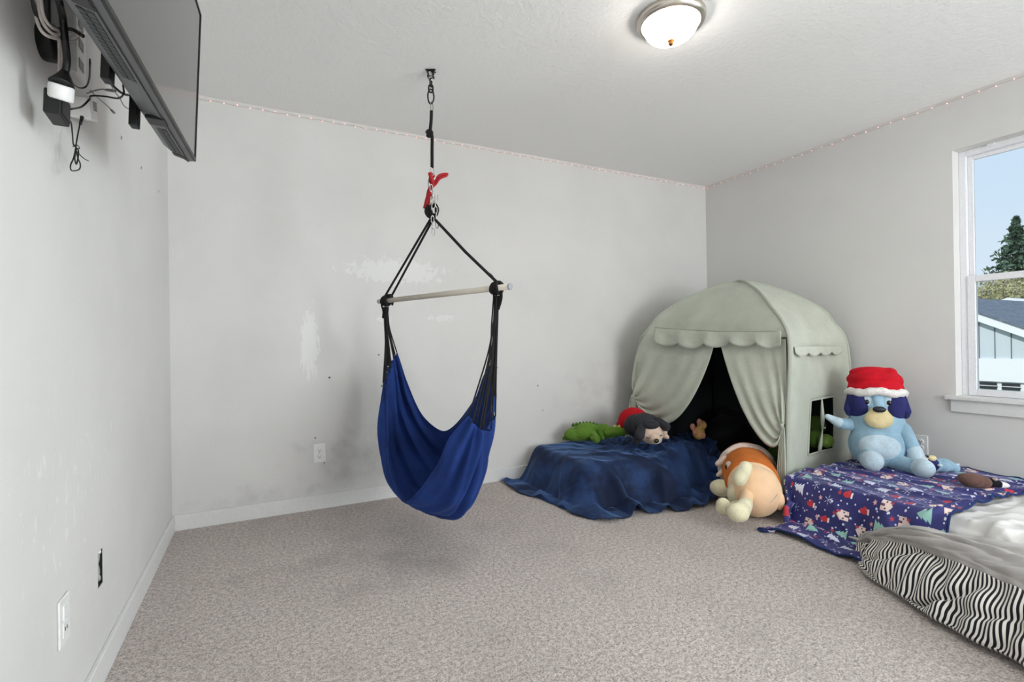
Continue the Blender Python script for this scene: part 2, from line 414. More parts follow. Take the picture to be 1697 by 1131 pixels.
G().add(gv+gv2, [(0, 1, 2), (3, 5, 4), (0, 2, 5, 3), (1, 4, 5, 2), (0, 3, 4, 1)]).obj('gable_wall', M_side, hs, smooth=False)
g = G(); yb = yp-half+.1
while yb < yp+half-.1:
    G().box((XH-.02, yb, zs), (XH, yb+.02, max(zs+.05, zp-abs(yb-yp)*sl-.12))).obj('batten', M_groove, hs, smooth=False); yb += .40
def roofslab(name, sgn, t0, x0, x1, mat, th, drop=0):
    L = half+.25; V = []
    for x in (x0, x1):
        for (dy, dz) in ((0, 0), (L, -L*sl), (L, -L*sl-th), (0, -th)): V.append((x, yp+sgn*dy, zp+t0+dz-drop))
    return G().add(V, [(0, 1, 2, 3), (7, 6, 5, 4), (0, 4, 5, 1), (1, 5, 6, 2), (2, 6, 7, 3), (3, 7, 4, 0)]).obj(name, mat, hs, smooth=False)
for s_ in (-1, 1):
    roofslab('roof', s_, .14, XH-.25, XH+12, M_roof, .06); roofslab('rake_board', s_, .08, XH-.22, XH-.02, M_white, .26)
G().box((XH-.06, yp-half, zw), (XH+.5, yp+half, zs)).obj('white_band', M_white, hs, smooth=False)
G().box((XH+.02, yp-half, zg), (XH+.5, yp+half, zw)).obj('lower_wall', M_white, hs, smooth=False)
for k in range(14):
    y0_ = onp(1626+19.5*0, 640, 0, XH)[1]-.56*k+.6
    zt_ = zw-.04; 
    fw = G().box((XH-.01, y0_-.44, zt_-.22), (XH+.02, y0_, zt_)).obj('garage_window', M_darkglass, hs, smooth=False)
    G().box((XH-.03, y0_-.46, zt_-.12), (XH-.01, y0_+.02, zt_-.10)).obj('muntin', M_white, fw, smooth=False)
h2 = empty('far_house', (36, 3, zg), 'blue-grey roof with a small white gable beyond the nearest roof', 'house')
M_roof2 = plain('blue_grey_shingle', (128, 148, 164), .9, gs=4)
q0 = onp(1634, 505, 0, 36); q1 = onp(1697, 497, 0, 36)
G().box((36.5, -11, zg), (42, 5, q0[2]-.3)).obj('wall', M_side, h2, smooth=False)
zt_ = q1[2]
G().add([(36, -11.5, q0[2]-.3), (36, 5.4, q0[2]-.3), (39.5, -11.5, zt_+.3), (39.5, 4.2, zt_+.3), (43, -11.5, q0[2]-.3), (43, 5.4, q0[2]-.3)], [(0, 1, 3, 2), (2, 3, 5, 4), (0, 2, 4), (1, 5, 3), (0, 4, 5, 1)]).obj('roof', M_roof2, h2, smooth=False)
qa = onp(1662, 505, 0, 35.8)
G().add([(35.7, qa[1]-1.6, qa[2]-.3), (35.7, qa[1]+1.2, qa[2]-.3), (35.7, qa[1]-.2, qa[2]+.35), (38, qa[1]-1.6, qa[2]-.3), (38, qa[1]+1.2, qa[2]-.3), (38, qa[1]-.2, qa[2]+.35)], [(0, 1, 2), (3, 5, 4), (0, 2, 5, 3), (1, 4, 5, 2), (0, 3, 4, 1)]).obj('dormer', M_white, h2, smooth=False)
tag(G().box((6, -60, zg-.1), (120, 80, zg)).obj('ground', M_grass, smooth=False), kind='structure')
M_bark = plain('grey_bark', (150, 140, 124), .9); M_fir = plain('fir_needles', (84, 106, 86), .9, gs=2); M_bush = plain('spring_twigs', (178, 176, 128), .9, gs=2); M_bush2 = plain('bare_twigs', (150, 146, 138), .9, gs=2)
def leafcloud(g, pts, size, seed):
    r_ = np.random.default_rng(seed); n = len(pts)
    for p in pts:
        a = r_.normal(size=3); a /= np.linalg.norm(a); b = np.cross(a, r_.normal(size=3)); b /= np.linalg.norm(b)
        s_ = size*(.5+r_.random()); k = len(g.V)
        g.V += [tuple(p+a*s_), tuple(p+b*s_*.35), tuple(p-a*s_), tuple(p-b*s_*.35)]; g.F.append((k, k+1, k+2, k+3))
def conifer(px, top, bot, x, wpx, label, seed):
    c = onp(px, bot, 0, x); t = onp(px, top, 0, x); Ht = t[2]-zg; Wd = wpx/F_PX*np.dot(t-CAM, FW)
    e_ = empty('conifer_tree', (x, t[1], zg), label, 'tree', 'trees beyond the neighbour houses')
    G().tube([(x, t[1], zg), (x, t[1], zg+Ht)], [.3, .03], 8).obj('trunk', M_bark, e_)
    r_ = np.random.default_rng(seed); g = G(); pts = []
    for lv in range(60):
        f = lv/60; z = t[2]-(Ht*.8)*f; rad = Wd*(.05+1.0*min(1, f*2.4))*(.75+.5*r_.random())
        for k in range(9):
            an = r_.random()*6.28; L = rad*(.7+.5*r_.random())
            for q in range(14):
                u = (q+r_.random())/14; pts.append(np.array([x+math.cos(an)*L*u, t[1]+math.sin(an)*L*u, z-.32*L*u+.1*r_.normal()*.5]))
    leafcloud(g, pts, .30, seed); g.obj('foliage', M_fir, e_, smooth=False)
conifer(1684, 362, 440, 84, 40, 'dark green fir standing tallest beyond the roofs', 3)
def twigtree(px, top, x, wpx, mat, label, seed, nleaf=2600):
    t = onp(px, top, 0, x); dep = np.dot(t-CAM, FW); Wd = wpx/F_PX*dep; Ht = t[2]-zg
    e_ = empty('deciduous_tree', (x, t[1], zg), label, 'tree', 'trees beyond the neighbour houses'); r_ = np.random.default_rng(seed)
    g = G(); ends = []
    def br(p, d, L, rr, lv):
        q = p+d*L; g.tube([p, (p+q)/2+r_.normal(size=3)*L*.05, q], [rr, rr*.8, rr*.55], 5)
        if lv == 0: ends.append((p, q)); return
        for k in range(4 if lv > 1 else 5):
            nd = d+r_.normal(size=3)*.42; nd[2] = abs(nd[2])*.8+.15; nd /= np.linalg.norm(nd); br(p+(q-p)*(.5+.5*r_.random()), nd, L*.62, rr*.55, lv-1)
    for k in range(5):
        a = r_.normal(size=3)*.35; a[2] = 1; a /= np.linalg.norm(a); br(np.array([x+r_.normal()*.3, t[1]+r_.normal()*Wd*.35, zg]), a, Ht*.42, .12, 3)
    g.obj('trunk', M_bark, e_)
    pts = []
    for i in range(nleaf):
        p, q = ends[r_.integers(len(ends))]; pts.append(p+(q-p)*r_.random()+r_.normal(size=3)*.25)
    g = G(); leafcloud(g, pts, .12, seed); g.obj('foliage', mat, e_, smooth=False)
twigtree(1664, 396, 60, 34, M_bush, 'yellowish budding tree right before the tall fir', 5, 5200)
twigtree(1638, 408, 74, 22, M_bush2, 'pale bare tree left of the yellowish budding tree', 8, 2400)
twigtree(1704, 402, 49, 26, M_bush, 'yellowish budding tree at the right edge of the window view', 11, 4000)
# ================================================================== CEILING LAMP, STRING LIGHTS, WALL PLATES
M_nickel = Mat('brushed_nickel', (200, 194, 184), .28, 1.0); M_nickel.bump(M_nickel.noise(30, 2, .5, scl=(1, 1, 40)), .05, .001); M_nickel = M_nickel.m
def emit(name, col, strength, base=None):
    M = Mat(name, base or col, .4); M.set('Emission Color', lin(col)); M.set('Emission Strength', strength); return M.m
M_dome = emit('lit_frosted_glass', (255, 247, 238), 25.0)
M_bronze = plain('bronze_finial', (150, 100, 52), .35, 1)
lx, ly = 2.08, -1.665
lamp = empty('ceiling_lamp', (lx, ly, H), 'round flush ceiling lamp with brushed nickel ring and lit white glass dome', 'ceiling lamp')
G().lathe([(.0, 0), (.142, 0), (.147, -.004), (.148, -.018), (.142, -.032), (.130, -.038), (.122, -.036), (.118, -.030), (0, -.030)], (lx, ly, H), n=64).obj('lamp_ring', M_nickel, lamp)
G().lathe([(.118, -.032), (.116, -.046), (.107, -.066), (.088, -.084), (.058, -.097), (.03, -.103), (0, -.105)], (lx, ly, H), n=64).obj('lamp_dome', M_dome, lamp)
G().lathe([(.015, -.100), (.0165, -.107), (.010, -.112), (.0115, -.118), (.007, -.124), (0, -.126)], (lx, ly, H), n=20).obj('finial', M_bronze, lamp)
# fairy lights
M_wire = plain('clear_copper_wire', (206, 190, 184), .4); M_led = emit('pink_led', (255, 160, 150), 3.0, (255, 225, 220))
sl_ = empty('string_lights', (W, 0, H-.02), 'thin string of tiny pink lights taped along the top of two walls', 'string lights')
z_ = H-.022
P_ = [(.02+.05*i, -.006, z_+.003*math.sin(i*1.7)) for i in range(83)]+[(W-.006, -.006, z_)]+[(W-.006, -.05-.05*i, z_+.003*math.sin(i*1.3)) for i in range(54)]
G().tube(P_, .0011, 6).obj('wire', M_wire, sl_)
i = 0; b0 = None
for k in range(99):
    if k < 62: p = (.075+.0665*k, -.0065, z_+.003*math.sin(k*2.1))
    else: p = (W-.0065, -.03-.0868*(k-62)*.86, z_+.003*math.sin(k*2.1))
    if b0 is None: b0 = G().ell(p, (.0026, .0026, .0026), nu=10, nv=7).obj('bulb', M_led, sl_); bp = p
    else:
        o = b0.copy(); COL.objects.link(o); o.location = Vector(p)-Vector(bp); o.parent = sl_
# wall plates ------------------------------------------------------
M_plate = plain('white_plate_plastic', (238, 238, 236), .35); M_slot = plain('dark_slot', (50, 48, 46), .6); M_screw = plain('plate_screw', (200, 200, 198), .3, .8)
def plate(c, n, kind, label, name='power_outlet', cat_='wall outlet'):
    n = np.array(n, float); up_ = np.array([0, 0, 1.]); s_ = np.cross(up_, n); R = (s_, n, up_); c = np.array(c, float)
    root = empty(name, c, label, cat_)
    G().box((-.036, 0, -.059), (.036, .006, .059), R, c).obj('cover_plate', M_plate, root, bevel=.004)
    if kind == 'duplex':
        for dz in (-.0195, .0195):
            g = G(); g.lathe([(.0165, .004), (.0165, .0085), (.015, .0095), (0, .0095)], c+up_*dz, n, 28)
            rc = g.obj('receptacle', M_plate, root)
            for dx, hh in ((-.0062, .0075), (.0062, .006)):
                G().box((dx-.0012, .0088, dz-.001-hh/2+.002), (dx+.0012, .0102, dz+hh/2+.002), R, c).obj('slot', M_slot, rc, smooth=False)
            G().lathe([(.0026, .0088), (.0026, .0102), (0, .0102)], c+up_*(dz-.009), n, 12).obj('slot', M_slot, rc)
        G().lathe([(.0032, .005), (.0032, .0075), (0, .0078)], c, n, 14).obj('screw', M_screw, root)
    else:
        G().box((-.0165, .004, .002), (.0165, .009, .040), R, c).obj('rocker', M_plate, root, bevel=.003)
        G().box((-.0165, .004, -.040), (.0165, .0075, -.002), R, c).obj('receptacle', M_plate, root, bevel=.003)
        for dx in (-.006, .006): G().box((dx-.0012, .0072, -.024), (dx+.0012, .0084, -.015), R, c).obj('slot', M_slot, root, smooth=False)
    return root
plate(onp(529.5, 751, 1, 0), (0, -1, 0), 'duplex', 'white double power outlet low on the wall left of the swing')
plate(onp(1527, 737, 0, W), (-1, 0, 0), 'duplex', 'white double power outlet on the wall beside the sitting blue toy')
plate(onp(103, 1029, 0, 0), (1, 0, 0), 'switch', 'white wall plate low on the left wall, nearest to the viewer')
# junction box behind the hole in the left wall
M_jbox = plain('dark_box_inside', (34, 33, 32), .8); M_gyp = plain('gypsum_rim', (226, 224, 220), .9); M_ins = plain('grey_wires', (168, 168, 168), .5)
jb = empty('junction_box', (-.03, -1.344, .337), 'dark open box with grey wires in the hole of the left wall', 'junction box')
g = G(); g.box((-.1, -1.372, .283), (-.097, -1.316, .392)); g.box((-.1, -1.372, .283), (-.002, -1.370, .392)); g.box((-.1, -1.318, .283), (-.002, -1.316, .392)); g.box((-.1, -1.370, .283), (-.002, -1.318, .285)); g.box((-.1, -1.370, .390), (-.002, -1.318, .392))
g.obj('box', M_jbox, jb, smooth=False)
G().tube(cat([(-.09, -1.34, .38), (-.02, -1.327, .376), (-.012, -1.326, .362), (-.014, -1.330, .345), (-.012, -1.326, .325), (-.014, -1.328, .308), (-.03, -1.33, .295)], 8), .006, 10).obj('wire', M_ins, jb)
G().ell((-.009, -1.325, .381), (.007, .006, .007), nu=14, nv=10).obj('wire_nut', M_plate, jb)
G().ell((-.010, -1.325, .300), (.006, .006, .010), nu=14, nv=10).obj('wire_nut', M_ins, jb)
# drywall anchors
M_anchor = plain('anchor_plastic', (214, 214, 210), .5)
def anchor(c, n, label):
    root = empty('wall_anchor', c, label, 'wall anchor'); n = np.array(n, float)
    G().lathe([(.009, -.002), (.009, .0025), (.006, .003), (.004, .001), (0, -.001)], c, n, 16).obj('rim', M_anchor, root)
    G().lathe([(.005, .0022), (.005, .0034), (0, .0034)], np.array(c)+n*.0, n, 12).obj('bore', M_slot, root)
anchor(onp(546, 626, 1, 0), (0, -1, 0), 'plastic screw anchor in the back wall left of the swing')
anchor(onp(200, 228, 0, 0), (1, 0, 0), 'screw anchor in the left wall, highest and nearest of three')
anchor(onp(233, 278, 0, 0), (1, 0, 0), 'screw anchor in the left wall, middle of three in a row')
anchor(onp(262, 317, 0, 0), (1, 0, 0), 'screw anchor in the left wall, closest to the corner')
# ================================================================== TELEVISION ON ITS WALL ARM
a = math.radians(3.6); t = math.radians(2.5)
al = np.array([math.sin(a), math.cos(a), 0]); nh = np.array([math.cos(a), -math.sin(a), 0]); zz = np.array([0, 0, 1.])
tu = zz*math.cos(t)+nh*math.sin(t); tn = nh*math.cos(t)-zz*math.sin(t)
P0 = atd(323, 268, 1.60); TW, TH = .845, .482
P0 = P0 - al*TW              # near bottom front corner
TR = (al, tn, tu)
M_tvb = plain('tv_grey_plastic', (104, 105, 108), .4); M_tvd = plain('tv_black_plastic', (18, 18, 19), .4)
M_scr = Mat('glossy_screen', (30, 28, 27), .12); M_scr.set('Specular IOR Level', .9); M_scr.set('Coat Weight', .5); M_scr.set('Coat Roughness', .08); M_scr = M_scr.m
tv = empty('television', P0+al*TW/2, 'flat black television on a wall arm high on the left wall', 'television')
def tvp(u_, n_, z__): return P0+al*u_+tn*n_+tu*z__
def extr(prof, u0, u1, cham=0):
    V = [tvp(u0+(cham if n_ < -.03 else 0), n_, z__) for n_, z__ in prof]+[tvp(u1-(cham if n_ < -.03 else 0), n_, z__) for n_, z__ in prof]; k = len(prof)
    return G().add(V, [tuple(range(k)), tuple(range(k, 2*k))[::-1]]+[(i, (i+1) % k, (i+1) % k+k, i+k) for i in range(k)])
extr([(-.003, .0), (-.02, -.004), (-.055, .006), (-.075, .022), (-.078, .20), (-.045, .30), (-.014, .36), (-.014, TH), (-.003, TH)], 0, TW, .05).obj('housing', M_tvb, tv, bevel=.002)
g = G(); w_ = .005
for lo, hi in (((0, -.006, 0), (w_, .003, TH)), ((TW-w_, -.006, 0), (TW, .003, TH)), ((w_, -.006, TH-w_), (TW-w_, .003, TH)), ((w_, -.006, 0), (TW-w_, .003, .010))): g.box(lo, hi, TR, P0)
g.obj('bezel', M_tvd, tv, smooth=False)
G().box((w_, -.006, .010), (TW-w_, .0005, TH-w_), TR, P0).obj('screen', M_scr, tv, smooth=False)
# underside: long seam, two vent grilles with slots, end slots and the sensor block
M_vent = Mat('vent_slots', (70, 71, 74), .5); u0, u1, u2 = M_vent.xyz('Object')
M_vent.set('Base Color', M_vent.mix(((u1*420.0).sin() > 0.0), (74, 76, 78), (16, 16, 17))); M_vent = M_vent.m
def under(ua, ub, na, nb, off, mat, name, par=tv):
    # strip lying on the sloped underside between depth fractions na..nb (0 front .. 1 rear)
    def q(f): return np.array([-.02-.035*f, -.004+.010*f])
    p, r_ = q(na), q(nb); V = []
    for (n_, z__) in (p, r_):
        for u_ in (ua, ub):
            V += [tvp(u_, n_, z__-off), tvp(u_, n_, z__+.001)]
    return G().add(V, [(0, 2, 6, 4), (1, 5, 7, 3), (0, 1, 3, 2), (4, 6, 7, 5), (0, 4, 5, 1), (2, 3, 7, 6)]).obj(name, mat, par, smooth=False)
for (ua, ub) in ((.075, .33), (.60, .79)):
    under(ua, ub, .18, .48, .0016, M_vent, 'vent_grille'); under(ua, ub, .58, .92, .0016, M_vent, 'vent_grille')
under(.03, .065, .0, .95, .0018, M_tvd, 'end_slot'); under(.80, .825, .0, .95, .0018, M_tvd, 'end_slot')
under(.0, TW, -.08, -.03, .0012, M_tvd, 'seam')
sb = G().box((.515, -.056, -.008), (.560, -.014, .002), TR, P0).obj('sensor_block', M_tvd, tv, bevel=.002)
G().box((.566, -.048, -.005), (.585, -.022, .001), TR, P0).obj('sensor_window', M_tvb, tv, bevel=.002)
# VESA arms on the back (with cable ties), moving with the set
M_black = plain('black_steel', (24, 24, 25), .45, .3)
for u_, zb_ in ((.36, .0), (.56, -.022)):
    G().box((u_-.016, -.098, zb_), (u_+.016, -.079, .34), TR, P0).obj('mounting_rail', M_black, tv, bevel=.003)
G().box((.24, -.118, .10), (.62, -.099, .26), TR, P0).obj('mounting_plate', M_black, tv, bevel=.004)
mt = empty('wall_mount', (0, -1.75, 1.9), 'black articulated wall mount holding the television', 'tv mount')
def Lw(px, py, x): return onp(px, py, 0, x)
g = G(); g.box((0, -1.80, 1.735), (.028, -1.715, 2.15)); g.obj('wall_rail', M_black, mt, bevel=.008)
G().lathe([(.0, -.018), (.040, -.018), (.044, -.010), (.044, .010), (.040, .018), (0, .018)], (.014, -1.757, 1.74), (1, 0, 0), 28).obj('rail_foot', M_black, mt)
G().box((.02, -1.80, 1.93), (.075, -1.70, 2.02)).obj('pivot_block', M_tvb, mt, bevel=.006)
G().tube([(.052, -1.75, 1.86), (.052, -1.75, 2.09)], .016, 16).obj('pivot_pin', M_black, mt)
G().tube([(.06, -1.76, 1.955), (.105, -1.72, 1.955)], .014, 14).obj('swing_arm', M_black, mt)
G().tube([(.06, -1.76, 1.99), (.105, -1.72, 1.99)], .014, 14).obj('swing_arm', M_black, mt)
# cables and plugs below the set
M_cblk = plain('black_cable', (16, 16, 17), .45); M_cwht = plain('white_cable', (206, 196, 190), .5); M_cgry = plain('grey_cable', (150, 146, 142), .5)
def cable(name, pts, r, mat, label, x=.05, cat_='cable', plug=None):
    P = [Lw(p[0], p[1], p[2] if len(p) > 2 else x) for p in pts]; o = empty(name, P[0], label, cat_)
    G().tube(cat(P, 8), r, 8).obj('cord', mat, o)
    if plug is not None:
        q = P[-1]; d = P[-1]-P[-2]; d /= np.linalg.norm(d)
        G().tube([q-d*.004, q+d*.004, q+d*.016, q+d*.022], [r, r*2.2, r*2.4, r*1.4], 10).obj('plug', plug, o)
    return o
cable('black_cable', [(98, 2, .1), (104, 30, .09), (108, 70, .09), (111, 100, .085), (108, 122, .08)], .0065, M_cblk, 'thick black power cord coming down behind the television')
pc = empty('power_plug', Lw(100, 150, .08), 'black flared plug with a white adapter ring under the television', 'plug')
A_, B_, C2, D2 = Lw(108, 118, .08), Lw(102, 140, .075), Lw(102, 141, .075), Lw(100, 166, .07)
G().tube([A_, A_*.6+B_*.4, B_*.9+A_*.1, B_], [.007, .012, .021, .022], 18).obj('plug_body', M_cblk, pc)
G().tube([C2, C2*.9+D2*.1, C2*.1+D2*.9, D2], [.020, .022, .022, .020], 18).obj('adapter_ring', M_plate, pc)
ad = empty('power_adapter', Lw(95, 178, .05), 'flat black power adapter brick hanging below the television', 'power adapter')
q = Lw(95, 178, .06); R2 = (np.array([1., 0, 0]), np.array([0, .99, -.12]), np.array([0, .12, .99]))
G().box((-.015, -.032, -.030), (.015, .028, .026), R2, q).obj('brick', M_tvd, ad, bevel=.004)
G().box((.015, -.026, -.024), (.0165, .022, .020), R2, q).obj('brick_lid', M_cblk, ad, bevel=.001)
ob = empty('cable_box', Lw(140, 178, .03), 'small white cable box on the wall behind the adapter', 'cable box')
q = Lw(139, 180, .032); R3 = (np.array([1., 0, 0]), np.array([0, math.cos(.3), math.sin(.3)]), np.array([0, -math.sin(.3), math.cos(.3)]))
G().box((-.028, -.034, -.028), (.022, .030, .028), R3, q).obj('box', M_plate, ob, bevel=.004)
G().box((.022, -.004, -.002), (.0228, .026, .022), R3, q).obj('rating_label', M_tvb, ob, smooth=False)
coil = empty('cable_coil', Lw(75, 30, .05), 'white cable coiled in three loops beside the wall mount', 'cable coil')
for pts in ([(58, 0, .04), (60, 30, .05), (72, 55, .07), (95, 64, .08), (122, 66, .08), (134, 52, .07)], [(64, 0, .05), (68, 30, .06), (80, 50, .07), (98, 60, .08), (116, 58, .08)], [(68, 0, .06), (73, 28, .065), (86, 46, .075), (104, 52, .08)]):
    G().tube(cat([Lw(*p) for p in pts], 8), .0032, 8).obj('loop', M_cwht, coil)
cable('black_cable', [(54, 0, .04), (60, 24, .05), (74, 42, .06), (98, 48, .08), (120, 49, .1), (138, 60, .12)], .0040, M_cblk, 'black cable curving from the mount to the back of the television')
for k, (xa, lab) in enumerate(((97, 'left'), (101, 'middle'), (105, 'right'))):
    cable('white_cable', [(xa, 66, .05), (xa+1, 90, .04), (xa, 122, .035)], .0026, M_cwht, 'white cord dropping along the wall, %s of three side by side' % lab)
wp = empty('power_strip', Lw(125, 100, .03), 'white power strip fixed upright on the wall behind the cords', 'power strip')
qa, qb = Lw(126, 40, .02), Lw(140, 150, .02)
G().box((.0, qa[1]-.05+.02, 1.74), (.028, qa[1]+.055, 1.99)).obj('strip_body', M_plate, wp, bevel=.006)
for k in range(4):
    G().box((.028, qa[1]-.012, 1.765+.055*k), (.0295, qa[1]+.024, 1.79+.055*k)).obj('socket', M_cgry, wp, smooth=False)
cable('black_cable', [(116, 128, .06), (122, 140, .05), (133, 146, .05), (143, 143, .06), (148, 130, .08), (149, 108, .1), (149, 98, .10)], .0020, M_cblk, 'thin black cable looping below the power cord')
cable('black_cable', [(168, 114, .13), (176, 128, .135), (190, 145, .14), (205, 156, .14), (218, 158, .14)], .0030, M_cblk, 'black cable sagging between the two mounting rails')
cable('black_cable', [(117, 181, .06), (135, 177, .06), (148, 165, .07), (152, 159, .08), (175, 160, .1), (196, 163, .13), (205, 155, .15), (204, 142, .14), (206, 138, .14)], .0022, M_cblk, 'long thin black cable from the adapter to the television')
cable('grey_cable', [(144, 155, .05), (155, 151, .06), (168, 148, .07), (176, 149, .08)], .0018, M_cgry, 'short grey cable with a loose plug pointing right', plug=M_cgry)
cable('grey_cable', [(150, 150, .05), (163, 163, .05), (176, 174, .055), (184, 182, .06)], .0016, M_cgry, 'thin grey cable with a loose plug hanging lowest', plug=M_cgry)
cable('grey_cable', [(182, 138, .14), (190, 152, .12), (198, 162, .12), (206, 176, .12), (218, 183, .13)], .0012, M_cgry, 'thin grey cable wriggling towards the far mounting rail')
b_ = cable('tied_cord', [(135, 193, .04), (132, 208, .04), (128, 228, .04), (126, 245, .04), (129, 262, .042), (133, 272, .042), (131, 281, .042), (119, 283, .042), (117, 274, .042), (122, 262, .042), (126, 244, .045), (124, 262, .045), (127, 272, .045), (130, 250, .045), (122, 240, .045), (120, 222, .045), (118, 204, .05), (114, 198, .06)], .0016, M_cblk, 'black cord tied in a bundle hanging under the cable box')
G().tube([Lw(136, 194, .04), Lw(133, 206, .04)], [.0045, .003], 10).obj('cord_end', M_cblk, b_)
G().tube(cat([Lw(121, 243, .04), Lw(127, 240, .05), Lw(132, 246, .042), Lw(126, 249, .038), Lw(138, 262, .045), Lw(147, 267, .05)], 6), .0012, 6).obj('twist_tie', M_cblk, b_)
# ================================================================== HANGING CHAIR
hook = onp(714, 117, 2, H); HD = float(np.dot(hook-CAM, FW))
M_rope = Mat('black_cotton_rope', (20, 19, 20), .95); M_rope.bump(M_rope.noise(400, 2), .6, .003); M_rope = M_rope.m
M_steel = plain('galvanised_steel', (190, 190, 188), .25, 1.0); M_red = plain('red_webbing', (176, 24, 34), .7)
hb = empty('ceiling_hook', hook, 'small black swivel bracket screwed into the ceiling', 'hook')
G().box((-.026, -.018, -.004), (.026, .018, 0), (RT/np.linalg.norm(RT), np.array([-RT[1], RT[0], 0]), zz), hook).obj('base_plate', M_black, hb, bevel=.002)
hr, hn = np.array([RT[0], RT[1], 0])/np.linalg.norm(RT[:2]), np.array([-RT[1], RT[0], 0])/np.linalg.norm(RT[:2])
for s_ in (-1, 1):
    G().box((s_*.014-.003, -.013, -.040), (s_*.014+.003, .013, -.003), (hr, hn, zz), hook).obj('clevis', M_black, hb, bevel=.002)
    G().lathe([(.006, 0), (.006, -.003), (.003, -.005), (0, -.005)], hook+hr*s_*.021+zz*-.003, (0, 0, 1), 10).obj('screw', M_steel, hb)
G().tube([hook+hr*-.020+zz*-.028, hook+hr*.020+zz*-.028], .005, 10).obj('pin', M_steel, hb)
hc = empty('hammock_chair', hook-zz*.06, 'blue fabric hammock chair hanging from the ceiling by black ropes', 'hammock chair')
def hp(px, py, dd=0): return atd(px, py, HD+dd)
def link(c, ax_u, ax_v, hu, hv, r, name, mat, par=hc, n=18, twist=None):
    P = []
    for k in range(n*2):
        th = 2*math.pi*k/(n*2); sx_, sy_ = math.cos(th), math.sin(th)
        P.append(np.array(c)+ax_u*hu*np.sign(sx_)*abs(sx_)**.8+ax_v*hv*np.sign(sy_)*abs(sy_)**.8)
    return G().tube(P, r, 8, closed=True).obj(name, mat, par)
def rotax(ang): return hr*math.cos(ang)+hn*math.sin(ang)
link(hp(713, 126), rotax(.2), zz, .011, .022, .0045, 'swivel_eye', M_steel)
link(hp(714, 137), rotax(1.3), zz, .010, .022, .004, 'chain_link', M_black); link(hp(714, 147), rotax(.1), zz, .011, .020, .0042, 'chain_link', M_black)
# carabiner
cb = [hp(711, 150), hp(709, 157), hp(710, 167), hp(713, 172), hp(716, 171), hp(719, 163), hp(717.5, 152), hp(714, 148)]
G().tube(cat(cb, 5, True), .004, 8, closed=True).obj('carabiner', M_black, hc)
link(hp(715.5, 177), rotax(.9), zz, .008, .024, .0024, 'steel_ring', M_steel)
g = G(); g.tube(cat([hp(715, 184), hp(714.5, 200), hp(713, 218), hp(716, 226), hp(716, 250), hp(716, 278)], 6), [.0085]*31, 10); g.obj('hanging_strap', M_rope, hc)
G().tube(cat([hp(707, 221), hp(710, 217), hp(715, 219), hp(714, 225), hp(709, 225), hp(712, 220), hp(717, 222)], 6), .009, 10).obj('knot', M_rope, hc)
link(hp(716, 284), rotax(.2), zz, .009, .022, .0025, 'steel_ring', M_steel); link(hp(713.5, 304), rotax(.4), zz, .012, .030, .003, 'carabiner', M_steel)
def strap(pts, w, name, mat, dd=0, th=.003):
    P = cat([hp(*p) for p in pts], 6); T = np.gradient(P, axis=0); T /= np.linalg.norm(T, axis=1)[:, None]; S = np.cross(T, FW); S /= np.linalg.norm(S, axis=1)[:, None]; N = np.cross(S, T); V = []
    for i in range(len(P)):
        wi = w*(1 if not callable(w) else 1)
        for a_, b__ in ((-1, -1), (1, -1), (1, 1), (-1, 1)): V.append(P[i]+S[i]*wi*a_*.5+N[i]*th*b__*.5)
    k = len(P); Fc = [(4*i+j, 4*i+(j+1) % 4, 4*i+4+(j+1) % 4, 4*i+4+j) for i in range(k-1) for j in range(4)]+[(0, 1, 2, 3), tuple(4*(k-1)+j for j in (3, 2, 1, 0))]
    return G().add(V, Fc).obj(name, mat, hc)
strap([(712, 286, -.01), (715, 296, -.014), (718, 306, -.016), (712, 314, -.01), (709, 326, 0), (706, 338, .01), (704, 346, .01)], .020, 'red_strap', M_red)
strap([(711, 316, .012), (714, 324, .012), (710, 338, .012), (706, 346, .012)], .014, 'red_strap', M_red)
strap([(716, 302, -.012), (722, 300, -.016), (727, 292, -.018), (735, 289, -.016), (743, 289, -.012)], .014, 'red_strap', M_red)
strap([(718, 309, -.01), (723, 304, -.02), (729, 296, -.024), (741, 291, -.02)], .012, 'red_strap', M_red)
strap([(714, 288, .01), (719, 292, .01), (712, 299, .012), (716, 306, .01)], .012, 'red_strap', M_red)
k = 0
for (px_, y0_, y1_, dd) in ((716, 306, 352, -.03), (722, 322, 368, -.025), (717, 358, 392, -.035), (723, 356, 382, -.02)):
    y = y0_
    while y < y1_-6:
        link(hp(px_+math.sin(y)*1.2, y+6, dd), rotax(.5+1.35*(k % 2)), zz, .0075, .019, .0024, 'chain_link', M_steel, n=10); y += 10.2; k += 1
G().tube(cat([hp(711, 341), hp(707, 350), hp(711, 358), hp(720, 358), hp(724, 348), hp(720, 340), hp(713, 346), hp(716, 362, -.01)], 6), .012, 10).obj('knot', M_rope, hc)
# spreader bar: left end away from the viewer, right end nearer
BL, BR = atd(628, 501.5, 2.93), atd(845, 473.5, 2.24); BL[2] = BR[2] = (BL[2]+BR[2])/2
M_bar = plain('cream_wood_dowel', (205, 198, 184), .5, gs=30)
bd = BR-BL; bd /= np.linalg.norm(bd)
G().tube([BL, BR], .0145, 20).obj('spreader_bar', M_bar, hc)
G().tube([BR-bd*.002, BR+bd*.004, BR+bd*.005], [.0150, .0150, .012], 20).obj('bar_cap', plain('grey_bar_cap', (150, 152, 160), .5), hc)
def barp(px):   # point of the bar under pixel column px
    best = min(np.linspace(0, 1, 201), key=lambda q: abs(848.5+F_PX*np.dot(BL+(BR-BL)*q-CAM, RT)/np.dot(BL+(BR-BL)*q-CAM, FW)-px)); return BL+(BR-BL)*best
EL, ER = barp(640), barp(823)
top_ = hp(716, 360)
def cord(P, r, name='cord', n=8): return G().tube(P, r, n).obj(name, M_rope, hc)
